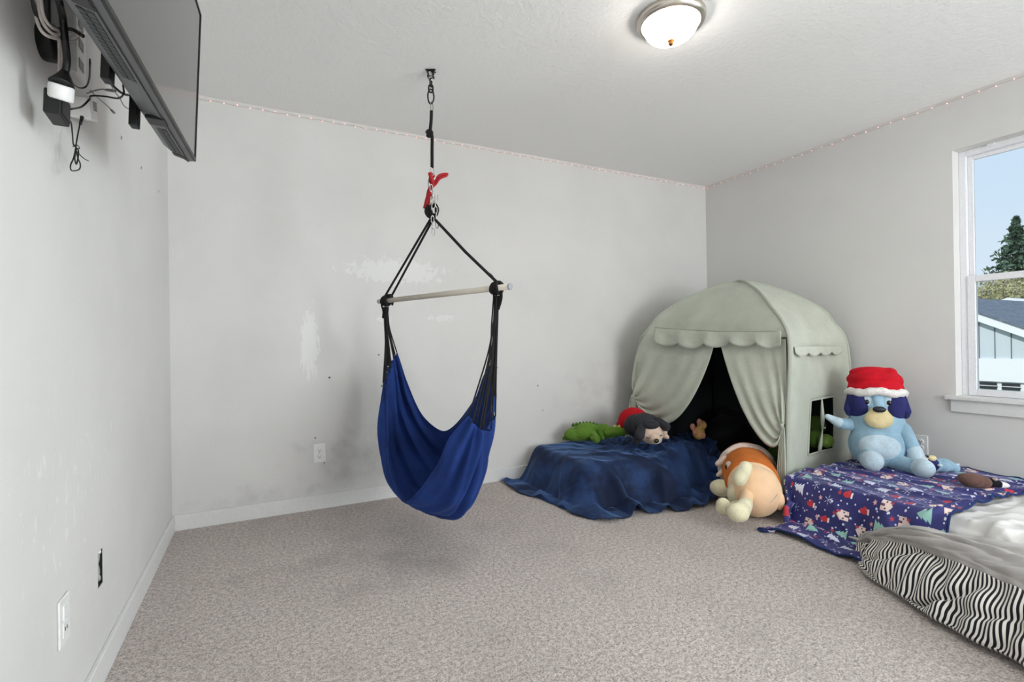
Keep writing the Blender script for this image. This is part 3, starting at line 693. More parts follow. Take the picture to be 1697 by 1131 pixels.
for (o_, e2) in ((hn*-.006, 0), (hn*.010+hr*.008, .012)):
    cord([top_+o_, EL+zz*.03+o_*2+hr*e2], .0062, 'suspension_rope')
for o_ in (-.006, .008):
    cord([top_+hn*o_+hr*.004, (top_*.45+ER*.55)+zz*.01+hn*o_, ER+zz*.03+hn*o_*.5], .0075, 'suspension_rope')
sidev = np.cross(bd, zz)
def wrap(c, tails):
    for j in range(5):
        P = []; off = (j-2)*.009
        for k_ in range(16):
            th = 2*math.pi*k_/16; P.append(c+bd*(off+.004*math.sin(th*2+j))+(zz*math.cos(th)*(.024+.004*math.sin(j*2))+sidev*math.sin(th)*.0225))
        G().tube(P, .0065, 8, closed=True).obj('rope_wrap', M_rope, hc)
    for t_ in tails: cord(cat([c+np.array(q) for q in t_], 6), .0055, 'rope_tail')
wrap(EL, [[(0, 0, .03), tuple(bd*.05+zz*.03), tuple(bd*.07+zz*.0), tuple(bd*.06-zz*.03)], [tuple(bd*-.03+zz*.02), tuple(bd*-.045-zz*.02), tuple(bd*-.03-zz*.06), tuple(bd*-.035-zz*.10)]])
wrap(ER, [[tuple(zz*.02), tuple(bd*-.03+zz*.06), tuple(bd*-.07+zz*.085)], [tuple(bd*.02+zz*.03), tuple(bd*.035-zz*.01), tuple(bd*.015-zz*.06), tuple(-zz*.09)], [tuple(bd*-.02+zz*.0), tuple(bd*-.015-zz*.06), tuple(-zz*.10)], [tuple(bd*.03+zz*.0), tuple(bd*.03-zz*.05), tuple(bd*.01-zz*.10)]])
# fabric: control surface, rows = front lip .. back lip, columns = left .. right
Q = [
 [(637, 640, 2.75), (634, 725, 2.60), (646, 795, 2.45), (676, 832, 2.32), (722, 777, 2.20), (745, 728, 2.14), (777, 692, 2.14)],
 [(640, 628, 2.85), (636, 735, 2.72), (660, 812, 2.55), (708, 848, 2.38), (752, 846, 2.26), (782, 780, 2.18), (797, 713, 2.16)],
 [(645, 612, 2.92), (650, 730, 2.84), (684, 815, 2.70), (730, 856, 2.52), (768, 846, 2.40), (797, 785, 2.30), (812, 706, 2.27)],
 [(650, 598, 2.98), (664, 690, 2.96), (698, 755, 2.88), (740, 800, 2.76), (780, 770, 2.62), (806, 715, 2.48), (818, 650, 2.38)],
 [(657, 585, 3.02), (674, 634, 3.02), (700, 690, 2.97), (738, 716, 2.86), (772, 680, 2.72), (797, 636, 2.56), (818, 597, 2.44)]]
Q = np.array([[atd(*p) for p in row] for row in Q])
S_ = catgrid(Q, 16, 16); ny, nx = S_.shape[:2]
vv, uu = np.meshgrid(np.linspace(0, 1, ny), np.linspace(0, 1, nx), indexing='ij')
Nn = np.cross(np.gradient(S_, axis=1), np.gradient(S_, axis=0)); Nn /= np.linalg.norm(Nn, axis=2)[..., None]+1e-9
edge = (np.abs(uu-.5)*2)**.85
fold = .026*edge*(1-.55*(np.abs(uu-.5)*2)**6)*(np.sin(vv*2*math.pi*6.3+2.2*np.sin(uu*3)+.8)+.6*np.sin(vv*2*math.pi*12+uu*5))
fold += .011*np.sin(uu*9+vv*7)*np.sin(vv*math.pi)*(1-edge)+.004*np.sin((vv*1.2-uu)*30)*(1-edge*.5)
S_ = S_+Nn*fold[..., None]
M_blue = Mat('royal_blue_cotton', (20, 46, 118), .8); M_blue.set('Sheen Weight', .35); M_blue.set('Sheen Tint', lin((90, 120, 200))); M_blue.set('Specular IOR Level', .2)
M_blue.set('Base Color', M_blue.mix(M_blue.noise(5, 4).step(.3, .7), (20, 42, 96), (28, 56, 120))); M_blue.bump(M_blue.noise(500, 2), .2, .001); M_blue = M_blue.m
o = mk('seat_fabric', S_.reshape(-1, 3), gridfaces(ny, nx), M_blue, hc)
q = o.modifiers.new('thick', 'SOLIDIFY'); q.thickness = .003; q.offset = 0
for r_i, nm in ((0, 'front_hem'), (ny-1, 'back_hem')): G().tube(S_[r_i][::2], .0042, 8).obj(nm, M_blue, hc)
# cords from the wraps to the side edges of the fabric
for side, e_ in ((0, EL), (nx-1, ER)):
    for k in range(15):
        j = int(round(k*(ny-1)/14)); q = S_[j, side]; s0 = e_-zz*.035+sidev*.010*math.sin(k*2.1)+bd*.010*math.cos(k*3.3)
        mid = e_*.45+q*.55; mid = mid+(e_-zz*np.linalg.norm(e_-q)*.5-mid)*.38; mid[2] = (s0[2]+q[2])/2
        P = cat([s0, s0*.55+mid*.45-zz*.0, mid, q+zz*.004], 6)
        cord(P, .0038 if side else .0036)
# ================================================================== PLAY TENT
TFR, TFL, TBR, TBL = (np.array(q) for q in ((3.226, -1.381), (3.10, -.29), (4.08, -1.27), (3.98, -.20)))
TC = (TFR+TFL+TBR+TBL)/4
M_tent = Mat('sage_canvas', (182, 186, 172), .85); M_tent.set('Sheen Weight', .2); M_tent.set('Specular IOR Level', .2)
M_tent.set('Base Color', M_tent.mix(M_tent.noise(4, 5, .6).step(.3, .75), (176, 181, 166), (192, 196, 182)))
M_tent.bump(M_tent.noise(7, 4, .6)*1.0+M_tent.noise(600, 2)*.03, .35, .03); M_tent = M_tent.m
M_tent2 = plain('sage_piping', (172, 177, 163), .8)
tent = empty('play_tent', (TC[0], TC[1], 0), 'sage green canvas play tent with tied-back door curtains in the room corner', 'play tent')
PROF = [(1.0, 0), (1.04, .30), (1.075, .62), (1.085, .85), (1.05, 1.02), (.95, 1.12), (.80, 1.205), (.58, 1.305), (.32, 1.385), (.14, 1.425), (.0, 1.44)]
def prof(k):
    P = np.array(PROF, float)
    if k == 'FR': P[3:6, 0] += [.03, .06, .04]
    if k in ('BR', 'FL'): P[3:6, 0] -= .05; P[2, 0] -= .03
    if k in ('BR', 'BL'): P[:6, 0] -= .02
    C_ = cat(P, 10); return C_
PR = {k: prof(k) for k in ('FR', 'FL', 'BR', 'BL')}
def pole(k, c):
    P = PR[k]; return np.array([[*(TC+p[0]*(c-TC)), p[1]] for p in P])
PO = {k: pole(k, c) for k, c in (('FR', TFR), ('FL', TFL), ('BR', TBR), ('BL', TBL))}
def panel(ka, kb, na=40, sag=.02, zr=None):
    A, B = PO[ka], PO[kb]; i0, i1 = 0, len(A)
    if zr: i0 = int(np.searchsorted(A[:, 2], zr[0])); i1 = int(np.searchsorted(A[:, 2], zr[1]))+1
    A = A[i0:i1]; B = B[i0:i1]; u_ = np.linspace(0, 1, na)[None, :, None]
    P = A[:, None]*(1-u_)+B[:, None]*u_
    out = (A+B)/2; out = out-np.array([*TC, 0])*1.0; out[:, 2] = 0; out /= np.linalg.norm(out, axis=1)[:, None]+1e-6
    w = np.sin(u_*math.pi)
    P = P-out[:, None]*w*sag+out[:, None]*(.006*np.sin(P[..., 2:3]*9+u_*5)*w)
    return P
def sheet(name, P, mat, par, th=.004, keep=None):
    ny, nx = P.shape[:2]; F_ = gridfaces(ny, nx)
    if keep is not None: F_ = [f for f in F_ if keep(P.reshape(-1, 3)[list(f)].mean(0), (f[0] % nx+.5)/(nx-1))]
    o = mk(name, P.reshape(-1, 3), F_, mat, par); q = o.modifiers.new('thick', 'SOLIDIFY'); q.thickness = th; q.offset = 0; return o
for k in PO: G().tube(PO[k][::3], .011, 10).obj('pole_sleeve', M_tent2, tent)
M_inshade = plain('tent_shade', (40, 47, 48), .95)  # dark inner sheets put the tent's interior shade into colour
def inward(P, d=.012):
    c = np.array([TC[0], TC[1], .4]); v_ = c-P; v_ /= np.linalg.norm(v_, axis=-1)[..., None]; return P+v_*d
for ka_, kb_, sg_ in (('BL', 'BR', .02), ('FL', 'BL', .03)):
    Pp = panel(ka_, kb_, sag=sg_); sheet('back_panel' if ka_ == 'BL' and kb_ == 'BR' else 'side_panel', Pp, M_tent, tent); sheet('shade_sheet', inward(Pp), M_inshade, tent, .002)
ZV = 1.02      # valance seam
Pp = panel('FL', 'FR', zr=(ZV, 2)); sheet('front_panel', Pp, M_tent, tent); sheet('shade_sheet', inward(Pp), M_inshade, tent, .002)
# right side panel with a window; find the window corners on the panel
SP = panel('FR', 'BR', 90, .03)
fl = SP.reshape(-1, 3); d_ = fl-CAM; w_ = d_@FW
pxy = np.stack([848.5+F_PX*(d_@RT)/w_, 565.5-F_PX*(d_@UP)/w_], 1).reshape(SP.shape[0], SP.shape[1], 2)
ci = [np.unravel_index(np.argmin(((pxy-np.array(q))**2).sum(-1)), pxy.shape[:2]) for q in ((1343, 661), (1381, 666), (1377, 743), (1338, 738))]
r0, r1 = min(c[0] for c in ci), max(c[0] for c in ci); c0, c1 = min(c[1] for c in ci), max(c[1] for c in ci)
ny, nx = SP.shape[:2]
Fs = [f for f in gridfaces(ny, nx) if not (r0 <= f[0]//nx < r1 and c0 <= f[0] % nx < c1)]
o = mk('side_panel', SP.reshape(-1, 3), Fs, M_tent, tent); q = o.modifiers.new('thick', 'SOLIDIFY'); q.thickness = .004; q.offset = 0
o = mk('shade_sheet', inward(SP).reshape(-1, 3), Fs, M_inshade, tent)
outS = np.array([(TBR-TFR)[1], -(TBR-TFR)[0], 0]); outS /= np.linalg.norm(outS)
ring = [SP[r0, c] for c in range(c0, c1+1)]+[SP[r, c1] for r in range(r0+1, r1+1)]+[SP[r1, c] for c in range(c1-1, c0-1, -1)]+[SP[r, c0] for r in range(r1-1, r0, -1)]
G().tube(np.array(ring)+outS*.004, .006, 8, closed=True).obj('window_binding', M_tent, tent)
cm = (c0+c1)//2
G().tube(cat([SP[r1, cm]+outS*.004, SP[(r0+r1)//2, cm]+outS*.012, SP[r0, cm]+outS*.004], 8), cat(np.array([[.004], [.010], [.012], [.004], [.009], [.012], [.006]]), 3)[:17, 0], 8).obj('tied_window_flap', M_tent, tent)
G().tube([SP[(r0+r1)//2, cm]+outS*.02-zz*.004, SP[(r0+r1)//2, cm]+outS*.02+zz*.004], .012, 10).obj('flap_tie', M_tent2, tent)
def valance(name, A, B, n, drop, outv, amp, wav=.012):
    k = 90; V = []; 
    for j in range(6):
        for i in range(k):
            u_ = i/(k-1); sc = drop*(.62+.38*abs(math.sin(u_*n*math.pi))**.7)
            p = A*(1-u_)+B*u_-zz*sc*(j/5)+outv*(.004+.006*(j/5)+wav*(j/5)*math.sin(u_*n*2*math.pi+1)*.6); V.append(p)
    P = np.array(V).reshape(6, k, 3); return sheet(name, P, M_tent, tent, .003)
outF = np.array([(TFR-TFL)[1], -(TFR-TFL)[0], 0]); outF /= np.linalg.norm(outF)
def at_pole(k, z): 
    P = PO[k]; return np.array([np.interp(z, P[:, 2], P[:, i]) for i in range(3)])
vA, vB = at_pole('FR', .965), at_pole('BR', .955)
valance('side_valance', vA*.94+vB*.06, vB*.86+vA*.14, 4, .060, outS, 0, wav=.002)
# door curtains: surfaces hanging in the front plane and gathered at a tie point on each pole
def fpl(px, py, off=0.):
    """photo point -> point of the vertical front plane"""
    a0 = np.array([*(TC+1.07*(TFR-TC)), 0]); a1 = np.array([*(TC+1.05*(TFL-TC)), 0]); n_ = np.cross(a1-a0, zz); n_ /= np.linalg.norm(n_)
    d = ray(px, py); return CAM+d*((a0-CAM)@n_)/(d@n_)+outF*off
def curtain(name, tops, K, inner, outerc, sgn):
    ns, nt_ = 64, 44; V = np.zeros((nt_, ns, 3))
    for i in range(ns):
        s_ = i/(ns-1)
        T = np.array(tops[0])*(1-s_)+np.array(tops[1])*s_
        c1 = np.array(outerc[0])*(1-s_)+np.array(inner[0])*s_; c2 = np.array(outerc[1])*(1-s_)+np.array(inner[1])*s_
        for j in range(nt_):
            t_ = j/(nt_-1); p = (1-t_)**3*T+3*(1-t_)**2*t_*c1+3*(1-t_)*t_*t_*c2+t_**3*np.array(K)
            off = .006+.026*t_**1.6*math.sin(s_*2*math.pi*5.4+t_*1.5+1.3*math.sin(s_*5+t_*2))*(1 if t_ < .93 else (1-t_)/.07)*(.7+.3*math.sin(s_*9))+.006*math.sin(s_*6+t_*8)*math.sin(math.pi*t_)+.035*s_*math.sin(math.pi*t_)
            V[j, i] = fpl(p[0], p[1], off)
    return sheet(name, V, M_tent, tent, .003)
curtain('door_curtain', [(1071, 553), (1187, 556)], (1052, 656), [(1180, 640), (1110, 775)], [(1052, 585), (1044, 620)], 1)
curtain('door_curtain', [(1303, 550), (1191, 556)], (1300, 704), [(1222, 660), (1291, 812)], [(1308, 600), (1304, 650)], -1)
k_ = 110; V = np.zeros((7, k_, 3))
for i in range(k_):
    u_ = i/(k_-1); x_ = 1093+(1302-1093)*u_; y_ = 543+6*u_+3*math.sin(u_*math.pi); sc = 28*(.66+.34*abs(math.sin((u_*.97+.02)*5*math.pi))**.6)+3*math.sin(u_*7)
    for j in range(7): V[j, i] = fpl(x_, y_+sc*j/6, .050+.012*(j/6)*math.sin(u_*31+1)+.004*j/6)
sheet('front_valance', V, M_tent, tent, .003)
G().tube(V[0][::4], .004, 6).obj('valance_seam', M_tent2, tent)
def tail(name, K, bot, w0, w1):
    ns, nt_ = 34, 20; V = np.zeros((nt_, ns, 3))
    for i in range(ns):
        s_ = i/(ns-1)-.5
        for j in range(nt_):
            t_ = j/(nt_-1); w = w0+(w1-w0)*t_**.6
            V[j, i] = fpl(K[0]+(bot[0]-K[0])*t_+s_*w, K[1]+(bot[1]-K[1])*t_, .02+.014*math.sin(s_*2*math.pi*4.5)*t_**.4)
    return sheet(name, V, M_tent, tent, .003)
tail('curtain_tail', (1052, 656), (1049, 735), 5, 24); tail('curtain_tail', (1300, 704), (1297, 818), 4, 17)
for K in ((1052, 656), (1300, 704)):
    c = fpl(*K, .022); G().tube(cat([c+np.array([0, .0, .004]), c+outF*.012, c-zz*.012+outF*.006, c-zz*.02-outF*.01], 5), .008, 8).obj('curtain_tie', M_tent2, tent)
    for q in ((.02, -.05), (-.01, -.06)): G().tube(cat([c-zz*.01+outF*.01, c+np.array([0, q[0], q[1]])+outF*.015], 5), .003, 6).obj('tie_ribbon', M_tent2, tent)
# ================================================================== BEDDING
M_matt = plain('mattress_ticking', (214, 212, 208), .8)
def sm(x): x = np.clip(x, 0, 1); return x*x*(3-2*x)
def mound(x, y, x0, x1, y0, y1, h, r=.07, rot=0, c=(0, 0)):
    return h*sm((x-x0)/r+.5)*sm((x1-x)/r+.5)*sm((y-y0)/r+.5)*sm((y1-y)/r+.5)
def pusher(hf, lim, eps=.008, extra=None):
    def push(P):
        x, y, z = P[..., 0], P[..., 1], P[..., 2]
        e_ = .004; h0 = hf(x, y); gx = (hf(x+e_, y)-h0)/e_; gy = (hf(x, y+e_)-h0)/e_
        nn = np.sqrt(1+gx*gx+gy*gy); d = (z-h0)/nn-eps; con = d < .002; dd = np.where(d < 0, -d, 0)/nn
        P = P+np.stack([-gx*dd, -gy*dd, dd], -1)
        fl_ = P[..., 2] < .006; P[..., 2] = np.maximum(P[..., 2], .006); con = con | fl_
        (xa, xb, ya, yb) = lim
        P[..., 0] = np.clip(P[..., 0], xa, xb); P[..., 1] = np.clip(P[..., 1], ya, yb)
        if extra is not None: P, c2 = extra(P); con = con | c2
        return P, con
    return push
PA, PB = np.array([2.965, -1.372, .148]), np.array([3.345, -1.00, .205])     # axis of the orange toy lying between the beds
def off_toy(P):
    d = PB-PA; t_ = np.clip(((P-PA)@d)/(d@d), -.1, 1.6)[..., None]; q = PA+d*t_; v_ = P-q; v_[..., 2] *= .6; l = np.linalg.norm(v_, axis=-1, keepdims=True)+1e-9
    c_ = l[..., 0] < .160; return np.where(c_[..., None], q+v_/l*.160*np.array([1, 1, 1.]), P), c_
# --- navy mattress & blanket
def nav_h(x, y):
    yf = -.76-.22*(x-2.2)+.55*np.maximum(0, x-2.75)   # front edge runs slightly towards the viewer on the right
    h = .225*sm((x-2.19)/.16+.5)*sm((y-yf+.02)/.22+.5)*sm((3.95-x)/.08+.5)
    return h+.03*sm((x-2.1)/.4)*sm((y-yf)/.3)*np.sin(x*3.1+.6)*.4
bmv = empty('mattress', (3.0, -.5, 0), 'mattress under the navy plush blanket, reaching into the tent', 'mattress')
xs = np.linspace(2.24, 3.9, 40); ys = np.linspace(0, 1, 24)
V = []; 
for yv in ys:
    for xv in xs:
        yf = -.70-.22*(xv-2.2)+.55*max(0, xv-2.75); y__ = yf+(-.06-yf)*yv; V.append((xv, y__, 0))
Vt = [(x_, y_, max(.05, nav_h(np.array(x_), np.array(y_))-.035)) for x_, y_, _ in V]; Vb = [(x_, y_, .004) for x_, y_, _ in V]
nyy, nxx = 24, 40; F_ = gridfaces(nyy, nxx); n0 = nxx*nyy; FF = F_+[tuple(i+n0 for i in f[::-1]) for f in F_]
bd_ = [i for i in range(nxx)]+[j*nxx+nxx-1 for j in range(1, nyy)]+[(nyy-1)*nxx+i for i in range(nxx-2, -1, -1)]+[j*nxx for j in range(nyy-2, 0, -1)]
FF += [(bd_[i], bd_[(i+1) % len(bd_)], bd_[(i+1) % len(bd_)]+n0, bd_[i]+n0) for i in range(len(bd_))]
mk('mattress_body', Vt+Vb, FF, M_matt, bmv)
def run_blanket(flat, nx, ny, comp, hf, lim, seed, steps=150, z=.05, extra=None, wr=.02, bend=.25):
    """flat(u, v) -> x, y of the cloth laid flat; comp < 1 gathers it so that it buckles"""
    u_, v_ = np.meshgrid(np.linspace(0, 1, nx), np.linspace(0, 1, ny)); fx, fy = flat(u_, v_)
    X0 = np.stack([fx, fy], -1)/comp
    P = np.stack([fx, fy, np.zeros_like(fx)], -1)
    P[..., 0] += .012*vnoise(P[..., :2], 2.5, seed+5); P[..., 1] += .012*vnoise(P[..., :2], 2.5, seed+6)
    P[..., 2] = hf(P[..., 0], P[..., 1])+z+wr*vnoise(P[..., :2], 2.2, seed)+wr*.6*vnoise(P[..., :2], 5, seed+1)
    P = drape(P, X0, pusher(hf, lim, extra=extra), steps=steps, bend=bend)
    return P, X0
def ridges(q, seed, f, sharp=3.):
    """irregular cloth folds: sharp crests along warped lines"""
    w = q+np.stack([vnoise(q, f*.35, seed+1), vnoise(q, f*.35, seed+2)], -1)*(.55/f)
    r_ = np.random.default_rng(seed); a_ = r_.random()*math.pi; s1 = np.sin((w[..., 0]*math.cos(a_)+w[..., 1]*math.sin(a_))*f*2*math.pi)
    return (np.abs(1-np.abs(s1)))**sharp
def normals(P):
    N = np.cross(np.gradient(P, axis=1), np.gradient(P, axis=0)); N /= np.linalg.norm(N, axis=-1)[..., None]+1e-9
    return -N if N[..., 2].mean() < 0 else N
def wrinkle(P, amp):
    P = P+normals(P)*amp[..., None]; P[..., 2] = np.maximum(P[..., 2], .005); return P
def finish(name, P, X0, mat, label, cat_, th=.006, sub=1, loc=None, uvs=1.):
    ny, nx = P.shape[:2]
    o = mk(name, P.reshape(-1, 3), gridfaces(ny, nx), mat, None, uv=X0.reshape(-1, 2)*uvs, loc=P.reshape(-1, 3).mean(0)*np.array([1, 1, 0]))
    q = o.modifiers.new('thick', 'SOLIDIFY'); q.thickness = th; q.offset = 1
    q = o.modifiers.new('sub', 'SUBSURF'); q.levels = q.render_levels = sub
    tag(o, label, cat_); return o
M_navy = Mat('navy_plush', (26, 44, 82), .75); M_navy.set('Sheen Weight', 1.0); M_navy.set('Sheen Roughness', .30); M_navy.set('Sheen Tint', lin((120, 160, 220))); M_navy.set('Specular IOR Level', .25)
nf = M_navy.noise(3.2, 4, .65)  # lighter noise patches put the velvet nap's sheen highlights into the colour
M_navy.set('Base Color', M_navy.mix(nf.step(.40, .66), (18, 30, 57), (40, 64, 108))); M_navy.bump(M_navy.noise(90, 4, .7), .25, .003); M_navy = M_navy.m
def nav_flat(u, v):
    x = 2.06+1.58*u-.03*np.sin(v*3); yfr = -.975-.24*(x-2.1)+.62*np.maximum(0, x-2.95)+.03*np.sin(x*11)+.16*sm((2.22-x)/.22)
    return x, yfr+(-.02-yfr)*v
P, X0 = run_blanket(nav_flat, 176, 118, .955, nav_h, (1.5, 4.0, -2, -.02), 4, steps=140, extra=off_toy)
fl2 = P[..., :2]; side = sm((.21-P[..., 2])/.10); yv = P[..., 1]; xv = P[..., 0]
# folds sweeping from the middle of the top over the front edge, small crumples near the tent
ang_ = np.arctan2(yv+.35, xv-2.15); rad_ = np.hypot(yv+.35, xv-2.15)
fan = np.abs(1-np.abs(np.sin(ang_*6.5+2.2*rad_+1.0*vnoise(fl2, 1.2, 3))))**2.8*sm((rad_-.28)/.2)*sm((xv-2.25)/.2)
amp_ = .068*fan*(.45+.55*side)*sm((-.3-yv)/.3)+.024*ridges(fl2, 5, 2.8, 2)*(.4+.6*side)+.022*ridges(fl2, 9, 4.5, 2.5)*sm((xv-2.55)/.25)*sm((yv+.85)/.2)
amp_ += .018*ridges(fl2, 14, 7, 2.5)*sm((xv-2.6)/.25)*sm((yv+.8)/.2)+.004*vnoise(fl2, 9, 8)
amp_ += .016*side*np.sin(xv*24+3*np.sin(xv*5)+4*yv)*sm((-.55-yv)/.2)+.010*side*np.sin(yv*20)*sm((2.3-xv)/.15)
P = wrinkle(P, amp_)
Pnavy = P
navyo = finish('navy_blanket', P, X0, M_navy, 'navy blue plush blanket draped over the mattress in front of the tent', 'blanket')
def top_z(x, y, P=None, d=0):
    P = Pnavy if P is None else P; q = P.reshape(-1, 3); w = ((q[:, 0]-x)**2+(q[:, 1]-y)**2); i = np.argsort(w)[:6]; return float(q[i, 2].max())+.006+d
# --- printed blanket over the second mattress
def xm_h(x, y):
    h = .215*sm((x-3.08)/.12+.5)*sm((-1.40-y)/.10+.5)
    return h
G_ = G().box((3.16, -3.35, 0), (W-.03, -1.48, .165)); mo = G_.obj('mattress', M_matt, bevel=.04, loc=(3.65, -2.4, 0)); tag(mo, 'mattress under the printed holiday blanket along the window wall', 'mattress')
def xmas_mat():
    M = Mat('printed_blanket', (40, 42, 96), .55); M.set('Sheen Weight', .7); M.set('Sheen Roughness', .3); M.set('Sheen Tint', lin((190, 190, 230))); M.set('Specular IOR Level', .35)
    u, v, _ = M.xyz('UV'); cs = .088
    col = M.mix(M.noise(4, 3).step(.3, .7), (36, 37, 92), (56, 56, 118))
    def cell(du, dv, sc=cs):
        a_, b__ = u/sc+du, v/sc+dv; row = b__.floor(); a_ = a_+row.mod(2)*.5; ci_ = a_.floor()
        return a_-ci_-.5, b__-row-.5, ci_, row
    # small white dots
    for (du, dv, sc, r_) in ((.13, .31, .047, .08), (.6, .77, .071, .075)):
        x, y, ci_, row = cell(du, dv, sc); jx = ((ci_*12.9+row*78.2).sin()*43.7).mod(1)-.5; jy = ((ci_*39.3+row*11.1).sin()*27.1).mod(1)-.5
        x = x+jx*.6; y = y+jy*.6; col = M.mix((x*x+y*y).sqrt() < r_, col, (214, 214, 232))
    x, y, ci_, row = cell(0, 0); h = (ci_*2+row*3+((row*.5).floor())).mod(5)
    flip = ((ci_+row).mod(2)*2-1)*1.0
    def on(k, mask): return mask*((h-k).abs() < .5)
    # trees (pointing either way): three stacked triangles
    yy = y*flip; tree = X(M.nt, (x*0).v)
    for (b0_, hh, ww) in ((-.30, .34, .30), (-.10, .28, .24), (.08, .26, .18)):
        t_ = (yy-b0_)/hh; tree = tree.max((t_ > 0)*(x.abs() < (1-t_)*ww)*(t_ < 1))
    col = M.mix(on(0, tree), col, (150, 196, 184)); col = M.mix(on(3, tree), col, (212, 216, 232))
    # snowflakes
    rr = (x*x+y*y).sqrt(); th_ = y.atan2(x); fl_ = ((th_*3.0).sin().abs()*rr < .022)*(rr < .27)
    tick = ((rr-.17).abs() < .02)*((th_*3.0).sin().abs() < .45)
    col = M.mix(on(1, fl_.max(tick)), col, (206, 206, 222))
    # little cottages: square with pitched roof, door and red chimney
    yh = y*-1.0*flip; hou = (x.abs() < .24)*(yh.abs() < .18); roof_ = (yh > .18)*(x.abs() < (.40-yh)*1.3); door = (x.abs() < .055)*(yh < .02)*(yh > -.19)
    win = (((x.abs()-.15).abs() < .04)*((yh-.06).abs() < .04)); chim = ((x-.16).abs() < .045)*((yh-.32).abs() < .09)
    hm = hou.max(roof_)
    col = M.mix(on(2, hm), col, (226, 204, 196)); col = M.mix(on(2, door.max(win)), col, (96, 70, 88)); col = M.mix(on(2, chim), col, (190, 60, 70))
    # mittens and stars
    mit = ((x*x/.02+(y-.06)*(y-.06)/.05) < 1).max(((x-.14)*(x-.14)/.006+(y+.0)*(y+.0)/.008) < 1); cuf = ((y+.20).abs() < .05)*(x.abs() < .13)
    col = M.mix(on(4, mit), col, (190, 52, 62)); col = M.mix(on(4, cuf), col, (236, 220, 220))
    x, y, ci_, row = cell(.5, .5, .088); rr = (x*x+y*y).sqrt(); th_ = y.atan2(x); st_ = rr < (((th_*5.0).sin())*.035+.085)
    hh_ = (ci_*3+row).mod(3)
    col = M.mix(st_*((hh_-0).abs() < .5), col, (186, 58, 68)); col = M.mix(st_*((hh_-1).abs() < .5), col, (226, 172, 168))
    M.set('Base Color', col); M.bump(M.noise(120, 3), .15, .002); return M.m
BW, BH = 1.29, .98
def tent_side(P):
    d = (P[..., :2]-TFR)@outS[:2]-.06      # keep out of the tent side
    P[..., 0:2] += np.where(d < 0, -d, 0)[..., None]*outS[:2]*(P[..., 0:1] > 3.1); P, c_ = off_toy(P); P[..., 2] = np.maximum(P[..., 2], .006); return P, (d < 0) | c_
def xm_flat(u, v):
    y = -2.30+BH*v; x0_ = 2.86-.10*sm((y+1.75)/.25)*(1-sm((y+1.48)/.1)); x = x0_+(4.15-x0_)*u
    return x, y+.05*np.sin(u*5+.3)*(1-v)+.06*sm((u-.3)/.3)*(1-v)
P, X0 = run_blanket(xm_flat, 150, 112, .97, xm_h, (2.5, W-.012, -4, -1.0), 21, steps=140, bend=.3, extra=tent_side)
fl2 = P[..., :2]; side = sm((.20-P[..., 2])/.10); xv, yv = P[..., 0], P[..., 1]
amp_ = .016*ridges(fl2, 3, 2.2)+.012*ridges(fl2, 31, 3.4)*(.5+.5*side)+.003*vnoise(fl2, 8, 3)+.016*side*np.sin(yv*22+2*np.sin(yv*6))+.018*sm((-2.05-yv)/.12)*ridges(fl2, 12, 5)
P = wrinkle(P, amp_)
Pxm = P
hbo = finish('holiday_blanket', P, X0-X0.reshape(-1, 2).min(0), xmas_mat(), 'dark blue blanket printed with pale trees, snowflakes and cottages by the window wall', 'blanket', th=.005)
M_bind = plush('navy_binding', (38, 54, 104))
bpts = np.vstack([P[0, ::2], P[1::2, -1], P[-1, ::-2], P[-2:0:-2, 0]])+np.array([0, 0, .004])
mk_ = G().tube(bpts, .0055, 8, closed=True); mk_.obj('binding', M_bind, hbo)
M_sheet = cloth_mat('white_cotton', (232, 230, 226), sheen=.1, dark=.97)
def ws_h(x, y): return .222*sm((x-3.06)/.12+.5)*sm((-1.44-y)/.1+.5)
P, X0 = run_blanket(lambda u, v: (3.0+1.15*u, -3.35+1.3*v), 90, 96, .96, ws_h, (2.5, W-.012, -5, -1.0), 33, steps=100, bend=.2)
P = wrinkle(P, .014*ridges(P[..., :2], 17, 4)+.012*ridges(P[..., :2], 18, 6.5)+.004*vnoise(P[..., :2], 9, 3))
P[..., 2] -= .006+.030*sm((P[..., 1]+2.34)/.10)+.10*sm((P[..., 1]+2.36)/.06)*sm((3.22-P[..., 0])/.08); P[..., 2] = np.maximum(P[..., 2], np.where(P[..., 0] > 3.13, .170, .002))
finish('white_sheet', P, X0, M_sheet, 'crumpled white cotton sheet showing past the printed blanket', 'bed sheet', th=.004)
# --- comforter: grey upper side, striped underside rolled towards the viewer
FB = [(1418, 902), (1430, 948), (1485, 984), (1529, 1015), (1619, 1066), (1697, 1102), (1800, 1158), (1920, 1230)]
SB = [(1421, 897), (1452, 897), (1500, 904), (1560, 925), (1640, 957), (1735, 1000), (1850, 1060), (1990, 1140)]
GB = [(1424, 894), (1468, 884), (1520, 880), (1600, 892), (1690, 911), (1820, 940), (1960, 980), (2120, 1030)]
rows = []
F3 = np.array([onp(*q, 2, .02) for q in FB]); S3 = np.array([onp(q[0], q[1], 2, z) for q, z in zip(SB, (.05, .12, .165, .18, .19, .19, .19, .19))]); G3 = np.array([onp(q[0], q[1], 2, z) for q, z in zip(GB, (.05, .16, .225, .245, .25, .25, .25, .25))])
mid = (F3+S3)/2; outc = np.array([-.72, -.55, 0]); bul = np.array([0, .03, .045, .05, .055, .055, .055, .055])[:, None]
M1 = F3*.80+S3*.20+outc*bul*.9; M2 = F3*.45+S3*.55+outc*bul*1.0+zz*.01
S_in = S3*.80+G3*.20+zz*.018*(bul > 0); G1 = S3*.45+G3*.55+zz*.02; Gb = G3+np.array([.10, .06, -.03]); F0 = F3*.75+G3*.25; F0[:, 2] = .008
ctl = np.array([F0, F3, M1, M2, S3, S_in, G1, G3, Gb])
